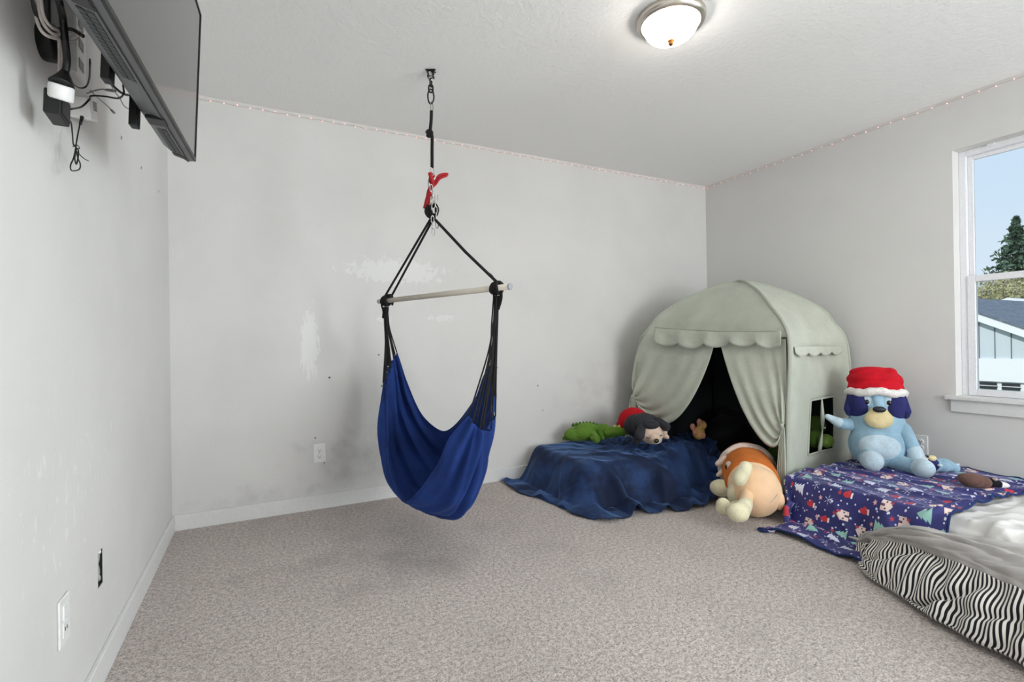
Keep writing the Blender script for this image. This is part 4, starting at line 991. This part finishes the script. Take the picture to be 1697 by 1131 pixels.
ctl = np.swapaxes(np.array([resamp(r_, 15) for r_ in ctl]), 0, 0)
Sg = catgrid(ctl, 12, 18); ny, nx = Sg.shape[:2]
vv, uu = np.meshgrid(np.linspace(0, 8, ny), np.linspace(0, 1, nx), indexing='ij')
arc = np.cumsum(np.r_[0, np.linalg.norm(np.diff(Sg[ny//2], axis=0), axis=1)])
A_ = np.broadcast_to(arc, (ny, nx))
N_ = np.cross(np.gradient(Sg, axis=1), np.gradient(Sg, axis=0)); N_ /= np.linalg.norm(N_, axis=2)[..., None]+1e-9
if N_[ny//3, nx//2, 2] < 0: N_ = -N_
amp = sm(arc/.12)[None, :]*sm((vv-.8)/.8)
dsp = -.030*np.exp(-((vv-2.2-1.4*np.sin(A_*9+.8)-.6*np.sin(A_*21))**2)/.10)*(.4+.6*np.sin(A_*7+1)**2)
dsp += -.016*np.exp(-((vv-3.3-.8*np.sin(A_*13+2))**2)/.06)+.010*np.sin(A_*46+vv*1.7)*np.exp(-((vv-1.4)**2)/1.6)+.007*np.sin(A_*90+vv*2.6+2*np.sin(A_*14))*np.exp(-((vv-2.6)**2)/2.5)
dsp += (.020*np.abs(np.sin(A_*8+vv*2.0+1.2*np.sin(vv*3)))**.7-.01)*sm((vv-4.2)/.8)+.012*(np.abs(np.sin(A_*17-vv*3.5+np.sin(A_*9)))**.6-.5)*sm((vv-4.4)/.8)
Sg = Sg+N_*(dsp*amp)[..., None]; Sg[..., 2] = np.maximum(Sg[..., 2], .004)
ML = Mat('ticking_stripe', (24, 24, 28), .8); su, sv, _ = ML.xyz('UV'); ML.set('Sheen Weight', .2); ML.set('Specular IOR Level', .2)
wv = ((su*(2*math.pi/.0132)).sin()+.0).step(-.22, .22)
ML.set('Base Color', ML.mix(wv, (20, 20, 26), (226, 222, 214))); ML.bump(ML.noise(300, 2), .15, .001); ML = ML.m
MGr = cloth_mat('grey_cotton', (176, 172, 168), sheen=.15)
uvw = np.stack([A_+.004*np.sin(vv*2.4)+.002*np.sin(A_*30+vv*3)+.042*vv, vv*.1], -1)
cut = int(np.argmin(abs(np.linspace(0, 8, ny)-4.05)))
cmf = empty('comforter', (2.7, -2.5, 0), 'puffy comforter on the carpet, striped black and white below and grey on top', 'comforter')
o = mk('striped_side', Sg[:cut+1].reshape(-1, 3), gridfaces(cut+1, nx), ML, cmf, uv=uvw[:cut+1].reshape(-1, 2)); q = o.modifiers.new('thick', 'SOLIDIFY'); q.thickness = .004; q.offset = -1
o = mk('grey_side', Sg[cut:].reshape(-1, 3), gridfaces(ny-cut, nx), MGr, cmf); q = o.modifiers.new('thick', 'SOLIDIFY'); q.thickness = .004; q.offset = -1
G().tube(cat([Sg[cut, 3], Sg[cut, 0]+np.array([-.01, .0, .01]), Sg[cut, 0]+np.array([-.035, .02, .02])], 6), [.008, .009, .010, .010, .009, .009, .008, .008, .007, .006, .005, .004, .003], 8).obj('corner_tuft', ML, cmf)
# ================================================================== SOFT TOYS
def frame(fw, lean=0.):
    f_ = np.array([fw[0], fw[1], 0.]); f_ /= np.linalg.norm(f_); s_ = np.array([-f_[1], f_[0], 0.])
    u_ = zz*math.cos(lean)-f_*math.sin(lean); f2 = f_*math.cos(lean)+zz*math.sin(lean); return s_, f2, u_
def blob(name, comps, mat, par, vox=.007, sm_=6):
    g = G()
    for c in comps:
        if c[0] == 'e': g.ell(c[1], c[2], c[3] if len(c) > 3 else None)
        else:
            _, p, q, r0, r1 = c; p, q = np.array(p, float), np.array(q, float); k = 14; d = q-p; L = np.linalg.norm(d); d /= L
            t_ = np.linspace(0, 1, k); pts = [p+(q-p)*x for x in t_]; rr = [r0+(r1-r0)*x for x in t_]
            pre = [p-d*r0*math.cos(a_) for a_ in np.linspace(.05, 1.4, 6)]; prr = [r0*math.sin(a_) for a_ in np.linspace(.05, 1.4, 6)]
            post = [q+d*r1*math.cos(a_) for a_ in np.linspace(1.4, .05, 6)]; por = [r1*math.sin(a_) for a_ in np.linspace(1.4, .05, 6)]
            g.tube(pre+pts+post, prr+rr+por, 18)
    return g.obj(name, mat, par, remesh=vox, sm=sm_)
M_lb = plush('light_blue_plush', (156, 190, 210)); M_pb = plush('pale_blue_plush', (196, 216, 228)); M_nv = plush('indigo_plush', (48, 50, 104)); M_cr = plush('cream_plush', (236, 218, 168))
M_rd = plush('red_plush', (204, 24, 40), gs=160); M_wf = plush('white_fleece', (240, 236, 232), gs=130, bump=.8); M_nose = plain('dark_nose_fabric', (20, 24, 42), .5); M_eye = plain('black_bead', (8, 8, 9), .15)
def stitch(par, pts, r=.0018, mat=None, name='stitching'): return G().tube(cat(pts, 6), r, 6).obj(name, mat or M_nose, par)
# --- large light blue puppy sitting against the wall
S, Fv, U = frame((-.84, -.54), .14); B0 = np.array([3.785, -1.600, .226])
def L(s_, d, h): return B0+S*s_*.9+Fv*d+U*h
Rb = (S, Fv, U)
# S must point to image right
if S@RT < 0: S = -S; Rb = (S, Fv, U)
bp = empty('stuffed_puppy', B0, 'large light blue stuffed puppy in a red santa hat sitting against the wall', 'stuffed toy')
blob('body', [('e', L(0, 0, .13), (.150, .130, .145), Rb), ('e', L(0, -.005, .26), (.146, .120, .13), Rb), ('e', L(0, -.01, .38), (.140, .118, .14), Rb), ('e', L(0, -.01, .46), (.130, .112, .10), Rb)], M_lb, bp)
blob('hood', [('e', L(-.085, -.012, .375), (.078, .122, .125), Rb), ('e', L(.085, -.012, .375), (.078, .122, .125), Rb), ('e', L(0, -.03, .375), (.150, .110, .125), Rb)], M_nv, bp)
blob('forehead_stripe', [('e', L(0, .070, .40), (.040, .048, .085), Rb)], M_lb, bp, .005)
for s_ in (-1, 1):
    blob('ear', [('c', L(s_*.145, .02, .42), L(s_*.158, .035, .34), .020, .026), ('e', L(s_*.156, .035, .33), (.022, .018, .036), Rb)], M_nv, bp, .005)
    G().ell(L(s_*.060, .102, .385), (.013, .009, .015), Rb, 18, 12).obj('eye', M_eye, bp)
    blob('brow_patch', [('e', L(s_*.060, .088, .392), (.034, .018, .040), Rb)], M_pb, bp, .004)
blob('muzzle', [('e', L(0, .120, .285), (.072, .050, .058), Rb), ('e', L(0, .115, .32), (.052, .040, .04), Rb)], M_cr, bp)
blob('nose', [('e', L(0, .158, .342), (.034, .018, .019), Rb)], M_nose, bp, .004)
blob('belly_patch', [('e', L(0, .068, .125), (.112, .072, .092), Rb)], M_pb, bp)
aL = blob('arm', [('c', L(-.13, .02, .245), L(-.20, .05, .245), .040, .034)], M_lb, bp); blob('paw', [('c', L(-.215, .055, .25), L(-.285, .07, .285), .033, .018)], M_pb, aL, .006)
aR = blob('arm', [('c', L(.14, .02, .235), L(.185, .06, .12), .042, .036)], M_lb, bp); blob('paw', [('c', L(.188, .063, .115), L(.205, .08, .05), .038, .040)], M_pb, aR, .006)
def foot(c, par, dirv, r=.058):
    o = blob('foot', [('e', c, (r, r*.85, r), Rb), ('e', np.array(c)+dirv*r*.3, (r*.92, r*.8, r*.92), Rb)], M_pb, par, .006)
    c2 = np.array(c)+dirv*r*1.06
    for k in range(3):
        an = 2.1*k+.5; stitch(o, [c2, c2+(S*math.cos(an)+U*math.sin(an))*r*.25-dirv*r*.02, c2+(S*math.cos(an)+U*math.sin(an))*r*.45-dirv*r*.1], .0016, M_lb)
lg = blob('leg', [('c', L(-.06, .05, .05), L(-.06, .16, .055), .055, .050)], M_lb, bp); foot(L(-.055, .225, .045), lg, Fv)
lg = blob('leg', [('c', L(.07, .04, .045), L(.175, .13, .02), .050, .044)], M_lb, bp); foot(L(.205, .175, .025), lg, (Fv+S*.3)/np.linalg.norm(Fv+S*.3), .055)
ht = blob('santa_hat', [('e', L(0, -.01, .475), (.146, .128, .07), Rb), ('e', L(-.01, -.01, .53), (.140, .122, .06), Rb), ('e', L(-.02, -.015, .575), (.115, .10, .035), Rb), ('e', L(.075, -.01, .575), (.045, .08, .03), Rb), ('e', L(.11, -.02, .52), (.045, .07, .05), Rb)], M_rd, bp)
ring = []
for k in range(48):
    an = 2*math.pi*k/48; ring.append(L(.152*math.cos(an), -.008+.128*math.sin(an), .445+.006*math.sin(an*5)))
G().tube(ring, [.024+.003*math.sin(k*1.9) for k in range(48)], 12, closed=True).obj('hat_brim', M_wf, ht)
# --- large orange puppy lying on the floor, head under the tent curtain
M_pe = plush('peach_plush', (246, 206, 166), dark=.95); M_or = plush('orange_plush', (212, 116, 50)); M_cm = plush('cream_white_plush', (240, 232, 196)); M_br = plush('rust_plush', (126, 54, 32)); M_hw = plush('hat_fleece', (240, 218, 202), gs=130, bump=.8)
A0 = np.array([2.965, -1.372, .148]); A1 = np.array([3.345, -1.00, .205]); ax = A1-A0; ax /= np.linalg.norm(ax)
sx = np.cross(ax, zz); sx /= np.linalg.norm(sx); ux = np.cross(sx, ax); Ro = (sx, ax, ux)
if sx@RT < 0: sx = -sx; Ro = (sx, ax, ux)
op = empty('stuffed_puppy', (A0[0], A0[1], 0), 'large orange and peach stuffed puppy lying on the carpet between the beds', 'stuffed toy')
def O(s_, a_, h): return A0+sx*s_+ax*a_+ux*h
blob('body', [('e', O(0, -.01, -.004), (.143, .145, .143), Ro), ('e', O(0, .10, .004), (.146, .15, .146), Ro), ('e', O(0, .2, .008), (.146, .16, .146), Ro)], M_pe, op)
_ = '''face band'''
fb = G(); pr_ = [(.0, .055), (.146, .055), (.1505, .062), (.1520, .10), (.1530, .20), (.1520, .27), (.149, .32), (0, .32)]
fb.lathe([(r_, h_) for r_, h_ in pr_], O(0, 0, .004), ax, 48); fb.obj('face_band', M_or, op)
#blob('face_band', [('c', O(0, .100, .006), O(0, .20, .008), .1495, .1515)], M_or, op)
blob('hat', [('e', O(0, .40, .01), (.148, .12, .142), Ro), ('e', O(0, .50, .01), (.12, .10, .11), Ro)], M_br, op)
ring = [O(.148*math.cos(k*math.pi/24), .325+.006*math.sin(k), .006+.142*math.sin(k*math.pi/24)) for k in range(48)]
G().tube(ring, .026, 12, closed=True).obj('hat_brim', M_hw, op)
blob('muzzle', [('e', O(-.165, .10, -.045), (.070, .055, .052), Ro)], M_cm, op)
blob('nose', [('e', O(-.225, .13, -.03), (.016, .022, .018), Ro)], M_nose, op, .004)
for (a_, h_) in ((.13, .082),): G().ell(O(-.136, a_-.01, h_), (.008, .013, .015), Ro, 16, 12).obj('eye', M_eye, op)
blob('eye_patch', [('e', O(-.122, .13, .08), (.020, .030, .034), Ro)], M_hw, op, .004)
blob('ear', [('c', O(-.135, .29, .075), O(-.175, .27, .045), .022, .018)], M_hw, op, .005)
blob('ear', [('c', O(-.150, .26, .0), O(-.175, .245, -.02), .016, .014)], M_hw, op, .005)
def at2(px, py, dep): return atd(px, py, dep)
arm = blob('arm', [('c', at2(1236, 775, 2.80), at2(1226, 795, 2.70), .036, .038)], M_cm, op, .006)
blob('belly_patch', [('e', at2(1222, 820, 2.82), (.055, .05, .075), Ro)], M_cm, op)
lg = blob('leg', [('c', at2(1238, 815, 2.76), at2(1236, 838, 2.66), .036, .034)], M_pe, op, .006)
q = at2(1226, 850, 2.58); q[2] = max(q[2], .052)
blob('foot', [('c', at2(1236, 836, 2.65), q, .036, .048), ('e', q-RT*.012, (.056, .05, .048))], M_cm, lg, .006)
lg = blob('leg', [('c', at2(1226, 838, 2.76), at2(1212, 843, 2.72), .034, .032)], M_cm, op, .006)
q = at2(1199, 843, 2.70); q[2] = max(q[2], .05)
blob('foot', [('c', at2(1212, 846, 2.72), q, .034, .040), ('e', q+zz*.016, (.036, .040, .042))], M_cm, lg, .006)
blob('tail', [('e', at2(1291, 830, 2.74), (.028, .03, .055)), ('e', at2(1288, 818, 2.78), (.024, .03, .03))], M_pe, op, .006)
stitch(op, [O(.06, -.142, -.01), O(.085, -.128, .012), O(.10, -.115, .03)], .002, M_hw, 'sewn_label')
# --- green crocodile on the navy blanket
M_gr = plush('green_plush', (98, 134, 50), gs=110, bump=.9); M_dg = plush('dark_green_plush', (70, 112, 34), gs=110); M_ye = plush('yellow_felt', (216, 206, 110))
gz = top_z(2.72, -.2)
cp = empty('stuffed_crocodile', (2.72, -.2, gz), 'green stuffed crocodile lying on the navy blanket beside the wall', 'stuffed toy')
def Cr(px, py, dep=3.72): return atd(px, py, dep)
blob('body', [('e', Cr(972, 716), (.115, .085, .068)), ('e', Cr(955, 720), (.10, .07, .052)), ('e', Cr(990, 717), (.075, .07, .058)), ('c', Cr(952, 722), Cr(934, 727), .042, .014), ('e', Cr(1008, 717, 3.68), (.06, .055, .044)), ('c', Cr(1015, 716, 3.66), Cr(1033, 716, 3.64), .040, .030), ('c', Cr(984, 722, 3.66), Cr(988, 728, 3.58), .036, .032), ('e', Cr(1000, 709, 3.70), (.045, .035, .03))], M_gr, cp)
for k in range(9):
    px_ = 950+k*5.6; py_ = 704.5-2.6*math.sin(k/8*math.pi)+(1.5 if k > 6 else 0); c = Cr(px_, py_, 3.73)
    G().lathe([(.013, -.012), (.011, .002), (.005, .013), (0, .016)], c, (0, 0, 1), 12).obj('back_spike', M_dg, cp)
blob('leg', [('c', Cr(993, 714, 3.63), Cr(999, 727, 3.56), .020, .016)], M_dg, cp, .005)
for dx in (0, 7): G().ell(Cr(1019+dx, 707.5, 3.66), (.013, .011, .013), None, 16, 12).obj('eye_bump', M_ye, cp)
# --- sleeping dark puppy with a red back
M_dk = plush('charcoal_plush', (52, 52, 56)); M_bg = plush('beige_plush', (222, 196, 176)); M_rb = plush('crimson_plush', (186, 22, 34), gs=160)
sp_ = empty('stuffed_puppy', (2.9, -.55, top_z(2.9, -.55)), 'charcoal stuffed puppy with beige face and red back, asleep on the navy blanket', 'stuffed toy')
def Sp(px, py, dep): return atd(px, py, dep)
blob('body', [('e', Sp(1058, 706, 3.52), (.105, .10, .085)), ('e', Sp(1068, 706, 3.46), (.10, .10, .09))], M_dk, sp_)
blob('red_back', [('e', Sp(1050, 699, 3.68), (.110, .12, .105)), ('e', Sp(1044, 700, 3.78), (.085, .1, .09)), ('e', Sp(1028, 703, 3.74), (.03, .03, .026))], M_rb, sp_)
blob('face', [('e', Sp(1080, 718, 3.36), (.088, .07, .074)), ('e', Sp(1086, 727, 3.29), (.046, .045, .038)), ('e', Sp(1099, 716, 3.40), (.03, .03, .03))], M_bg, sp_, .006)
blob('hood', [('e', Sp(1072, 706, 3.40), (.104, .080, .082)), ('e', Sp(1066, 714, 3.40), (.055, .05, .066))], M_dk, sp_, .006)
blob('ear', [('c', Sp(1066, 700, 3.36), Sp(1060, 722, 3.29), .026, .034)], M_dk, sp_, .005); blob('ear', [('c', Sp(1090, 698, 3.36), Sp(1104, 708, 3.32), .028, .030)], M_dk, sp_, .005); blob('forehead', [('e', Sp(1079, 704, 3.33), (.060, .05, .034))], M_dk, sp_, .005)
blob('paw', [('e', Sp(1055, 731, 3.36), (.030, .03, .026))], M_dk, sp_, .005); blob('paw', [('c', Sp(1101, 722, 3.40), Sp(1106, 725, 3.38), .024, .014)], M_bg, sp_, .005)
G().ell(Sp(1088, 731, 3.235), (.017, .014, .014), None, 18, 12).obj('nose', M_eye, sp_)
for (xa, xb, yy_) in ((1071, 1080, 726), (1091, 1097, 722)): stitch(sp_, [Sp(xa, yy_-1, 3.270), Sp((xa+xb)/2, yy_+1.2, 3.262), Sp(xb, yy_-1, 3.27)], .0022, M_eye, 'closed_eye')
# --- things inside the tent
M_ty = plush('orange_yellow_plush', (250, 200, 120)); M_tp = plush('salmon_plush', (244, 170, 146)); M_bk = cloth_mat('black_nylon', (13, 13, 15), rough=.7, sheen=.05)
tz = .235; q = atd(1157, 716, 3.78)
ty = empty('stuffed_toy', (q[0], q[1], tz), 'small yellow and salmon stuffed toy just inside the tent opening', 'stuffed toy')
blob('body', [('e', atd(1158, 718, 3.70), (.048, .04, .05)), ('e', atd(1163, 705, 3.70), (.036, .034, .036))], M_ty, ty, .005)
for px_, py_ in ((1148, 708), (1159, 700), (1152, 716), (1165, 722)): blob('limb', [('e', atd(px_, py_, 3.67), (.021, .02, .027))], M_tp, ty, .005)
q = atd(1207, 712, 3.95)
bk = empty('backpack', (q[0], q[1], tz), 'black backpack slumped in the dark of the tent', 'backpack')
blob('bag', [('e', atd(1206, 718, 3.98), (.21, .15, .15)), ('e', atd(1212, 700, 4.05), (.14, .12, .12)), ('e', atd(1190, 722, 3.95), (.14, .12, .10))], M_bk, bk, .012)
G().tube(cat([atd(1190, 692, 4.0), atd(1196, 680, 4.0), atd(1206, 677, 4.0), atd(1211, 688, 4.02), atd(1212, 700, 4.0)], 6), .009, 8).obj('strap', M_bk, bk)
M_dc = cloth_mat('dark_duffel', (34, 36, 40), rough=.8, sheen=.05); q = atd(1165, 700, 4.35)
du = empty('duffel_bag', (q[0], q[1], tz), 'dark grey duffel bag behind the small toy in the tent', 'bag')
blob('bag', [('e', atd(1168, 703, 4.36), (.22, .12, .13)), ('e', atd(1140, 712, 4.30), (.16, .10, .09))], M_dc, du, .012)
G().tube(cat([atd(1172, 682, 4.3), atd(1166, 670, 4.3), atd(1160, 660, 4.3)], 6), .008, 8).obj('handle', M_bk, du)
M_lg = plush('lime_plush', (116, 146, 64), gs=110, bump=.9); M_lg2 = plush('moss_plush', (76, 104, 40), gs=110, bump=.9)
gp = empty('stuffed_turtle', (3.70, -1.13, 0), 'round green stuffed toy seen through the tent side window', 'stuffed toy')
blob('body', [('e', (3.66, -1.10, .17), (.14, .12, .17)), ('e', (3.68, -1.12, .36), (.10, .09, .10))], M_lg2, gp, .009)
blob('head', [('e', atd(1350, 728, 3.36), (.075, .06, .06)), ('e', atd(1352, 705, 3.44), (.07, .06, .065))], M_lg2, gp, .007); blob('limb', [('e', atd(1369, 731, 3.27), (.052, .045, .045))], M_lg, gp, .006)
# --- small toys at the right on the printed blanket
q = atd(1550, 772, 2.86); zb = top_z(q[0], q[1], Pxm)
sb_ = empty('stuffed_puppy', (q[0], q[1], zb), 'small light blue stuffed puppy lying on its side by the big one', 'stuffed toy')
def Sm(px, py, d=2.86): return atd(px, py, d)
blob('body', [('e', Sm(1562, 771), (.066, .05, .038)), ('e', Sm(1545, 770), (.05, .05, .044)), ('c', Sm(1575, 773), Sm(1583, 776), .030, .024)], M_lb, sb_, .005)
blob('head', [('e', Sm(1538, 769, 2.855), (.036, .054, .048)), ('e', Sm(1527, 769), (.035, .05, .044))], M_nv, sb_, .005)
blob('muzzle', [('e', Sm(1545, 760, 2.83), (.024, .02, .018))], M_cr, sb_, .004); blob('brow_patch', [('e', Sm(1531, 760.5, 2.84), (.022, .02, .016))], M_wf, sb_, .004)
G().ell(Sm(1537, 757.5, 2.82), (.007, .006, .006), None, 12, 8).obj('nose', M_nose, sb_)
blob('paw', [('e', Sm(1558, 772, 2.80), (.016, .014, .010))], M_pb, sb_, .004); blob('paw', [('c', Sm(1584, 771, 2.85), Sm(1589, 770, 2.85), .010, .007)], M_pb, sb_, .004)
M_bn = plush('brown_plush', (112, 84, 76)); q = atd(1620, 798, 2.55); zb = top_z(q[0], q[1], Pxm)
br = empty('stuffed_toy', (q[0], q[1], zb), 'small stuffed toy with a brown head lying face down near the white sheet', 'stuffed toy')
def Bn(px, py, d=2.55): return atd(px, py, d)
blob('head', [('e', Bn(1610, 796), (.062, .05, .036)), ('e', Bn(1625, 799), (.045, .045, .034)), ('e', Bn(1600, 794), (.035, .035, .028))], M_bn, br, .005)
blob('torso', [('c', Bn(1640, 801), Bn(1652, 803), .028, .024)], plush('black_plush', (26, 26, 34)), br, .005)
blob('skirt', [('c', Bn(1655, 804), Bn(1666, 807), .022, .021)], M_wf, br, .005)
blob('leg', [('c', Bn(1668, 807), Bn(1676, 810), .016, .011)], M_nose, br, .004)
for a_, b__ in (((1640, 796), (1651, 795)), ((1635, 808), (1648, 813))): blob('arm', [('c', Bn(*a_, 2.56), Bn(*b__, 2.53), .010, .008)], M_bg, br, .004)
